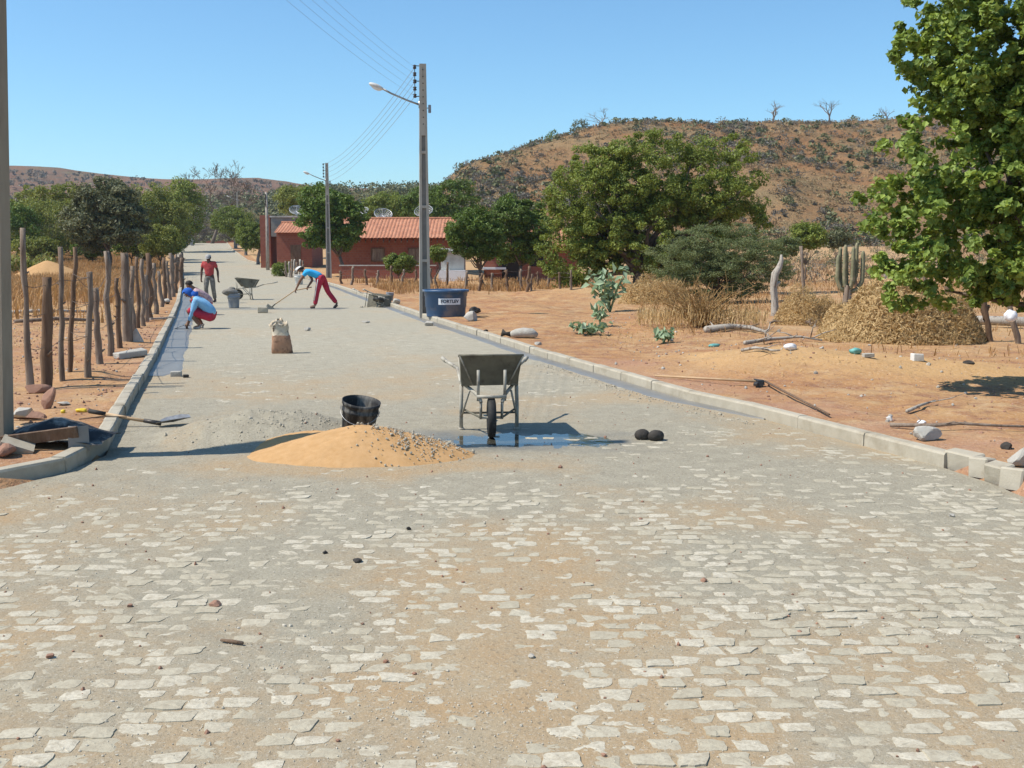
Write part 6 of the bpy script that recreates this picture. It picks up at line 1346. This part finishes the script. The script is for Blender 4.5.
def branch(label, pts, r, mt='wood_pale', twigs=6, name='fallen_branch'):
    Q_ = [np.array(on(px, py))+[0, 0, z] for px, py, z in pts]; o0 = Q_[0].copy(); t = thing(name, label, 'branch', tuple(o0)); n = len(Q_)
    mb = MB(); mb.tube([q-o0 for q in Q_], [r*(1-.6*i/(n-1)) for i in range(n)], 7, jit=.12); mb.build('limb', M[mt], t, True)
    mb = MB()
    for i in range(twigs): k = rng.integers(0, n-1); q = Q_[k]+(Q_[k+1]-Q_[k])*rng.uniform()-o0; e = q+rng.normal(0, 1, 3)*[.28, .2, .10]+[.1, 0, .12]; mb.tube([q, (q+e)/2+rng.normal(0, .03, 3), e], [r*.35, r*.25, r*.1], 5)
    mb.build('twigs', M[mt], t, True)
branch('thick grey fallen branch on the soil left of the dead trunk', ((706, 333, .06), (730, 331, .10), (750, 332, .09), (766, 335, .06)), .075, twigs=4)
branch('forked thin branch lying below the twig pile before the dead trunk', ((745, 345, .04), (770, 343, .07), (800, 341, .08), (822, 343, .05)), .04, twigs=10)
branch('pale crooked stick on the soil left of the long sand bank', ((742, 353, .04), (755, 352, .06), (772, 354, .05), (780, 353, .04)), .028, twigs=2)
branch('long thin branch lying behind the broken end of the right kerb', ((890, 428, .03), (930, 431, .05), (960, 430, .06), (1000, 431, .05), (1060, 432, .04)), .022, 'wood', 5)
branch('short black and white charred stick in the hollow at the right', ((907, 414, .03), (920, 410, .05), (935, 405, .05)), .022, 'wood_pale', 1)
branch('dark leaning twig pile beside the dead trunk foot', ((770, 325, .05), (790, 322, .18), (812, 328, .10)), .03, 'wood', 26)
# motorcycle far away
mc = thing('motorcycle', 'small motorcycle parked at the far left end of the road', 'motorcycle', (XA(181, 146, 2), 146, float(base(146))+.02), R(15))
for s_ in (-.62, .62):
    mb = MB(); mb.lathe([(.25, -.03), (.31, -.04), (.31, .04), (.25, .03), (.25, -.03)], 20, (s_, 0, .31), (R(90), 0, 0)); o = mb.build('wheel', M['rubber'], mc, True); mb = MB(); mb.lathe([(.02, -.02), (.25, -.01), (.25, .01), (.02, .02)], 16, (s_, 0, .31), (R(90), 0, 0)); mb.build('rim', M['steel'], o)
mb = MB(); mb.box((0, 0, .42), (.5, .24, .3), bev=.03); mb.tube([(-.6, 0, .31), (-.1, 0, .45), (.35, 0, .8), (.62, 0, .31)], .04, 6); mb.build('engine_frame', M['dark_steel'], mc)
mb = MB(); mb.blob((.12, 0, .82), (.26, .13, .13), .05, 1, 2); mb.build('fuel_tank', M['white_plastic'], mc, True); mb = MB(); mb.blob((-.35, 0, .82), (.36, .13, .07), .05, 2, 2); mb.build('saddle', M['rubber'], mc, True)
mb = MB(); mb.tube([(.35, -.35, 1.05), (.40, 0, 1.0), (.35, .35, 1.05)], .018, 6); mb.tube([(.40, 0, 1.0), (.62, 0, .31)], .03, 6); mb.build('handlebar', M['steel'], mc, True); mb = MB(); mb.blob((.52, 0, .92), (.1, .1, .1), 0, 1, 2); mb.build('headlight', M['glass_lamp'], mc, True)

# ---- the air between the near things and the hills
mb = MB(); mb.box((0, 1200, 40), (9000, 7000, 86)); hz_ = mb.build('haze', [])
m = bpy.data.materials.new('pale_air'); m.use_nodes = True; nt = m.node_tree; nt.nodes.clear()
pv = nt.nodes.new('ShaderNodeVolumePrincipled'); pv.inputs['Color'].default_value = (.80, .88, 1, 1); pv.inputs['Density'].default_value = .0002; pv.inputs['Anisotropy'].default_value = .3
ou = nt.nodes.new('ShaderNodeOutputMaterial'); nt.links.new(pv.outputs[0], ou.inputs['Volume']); hz_.data.materials.append(m); struct(hz_, 'stuff')
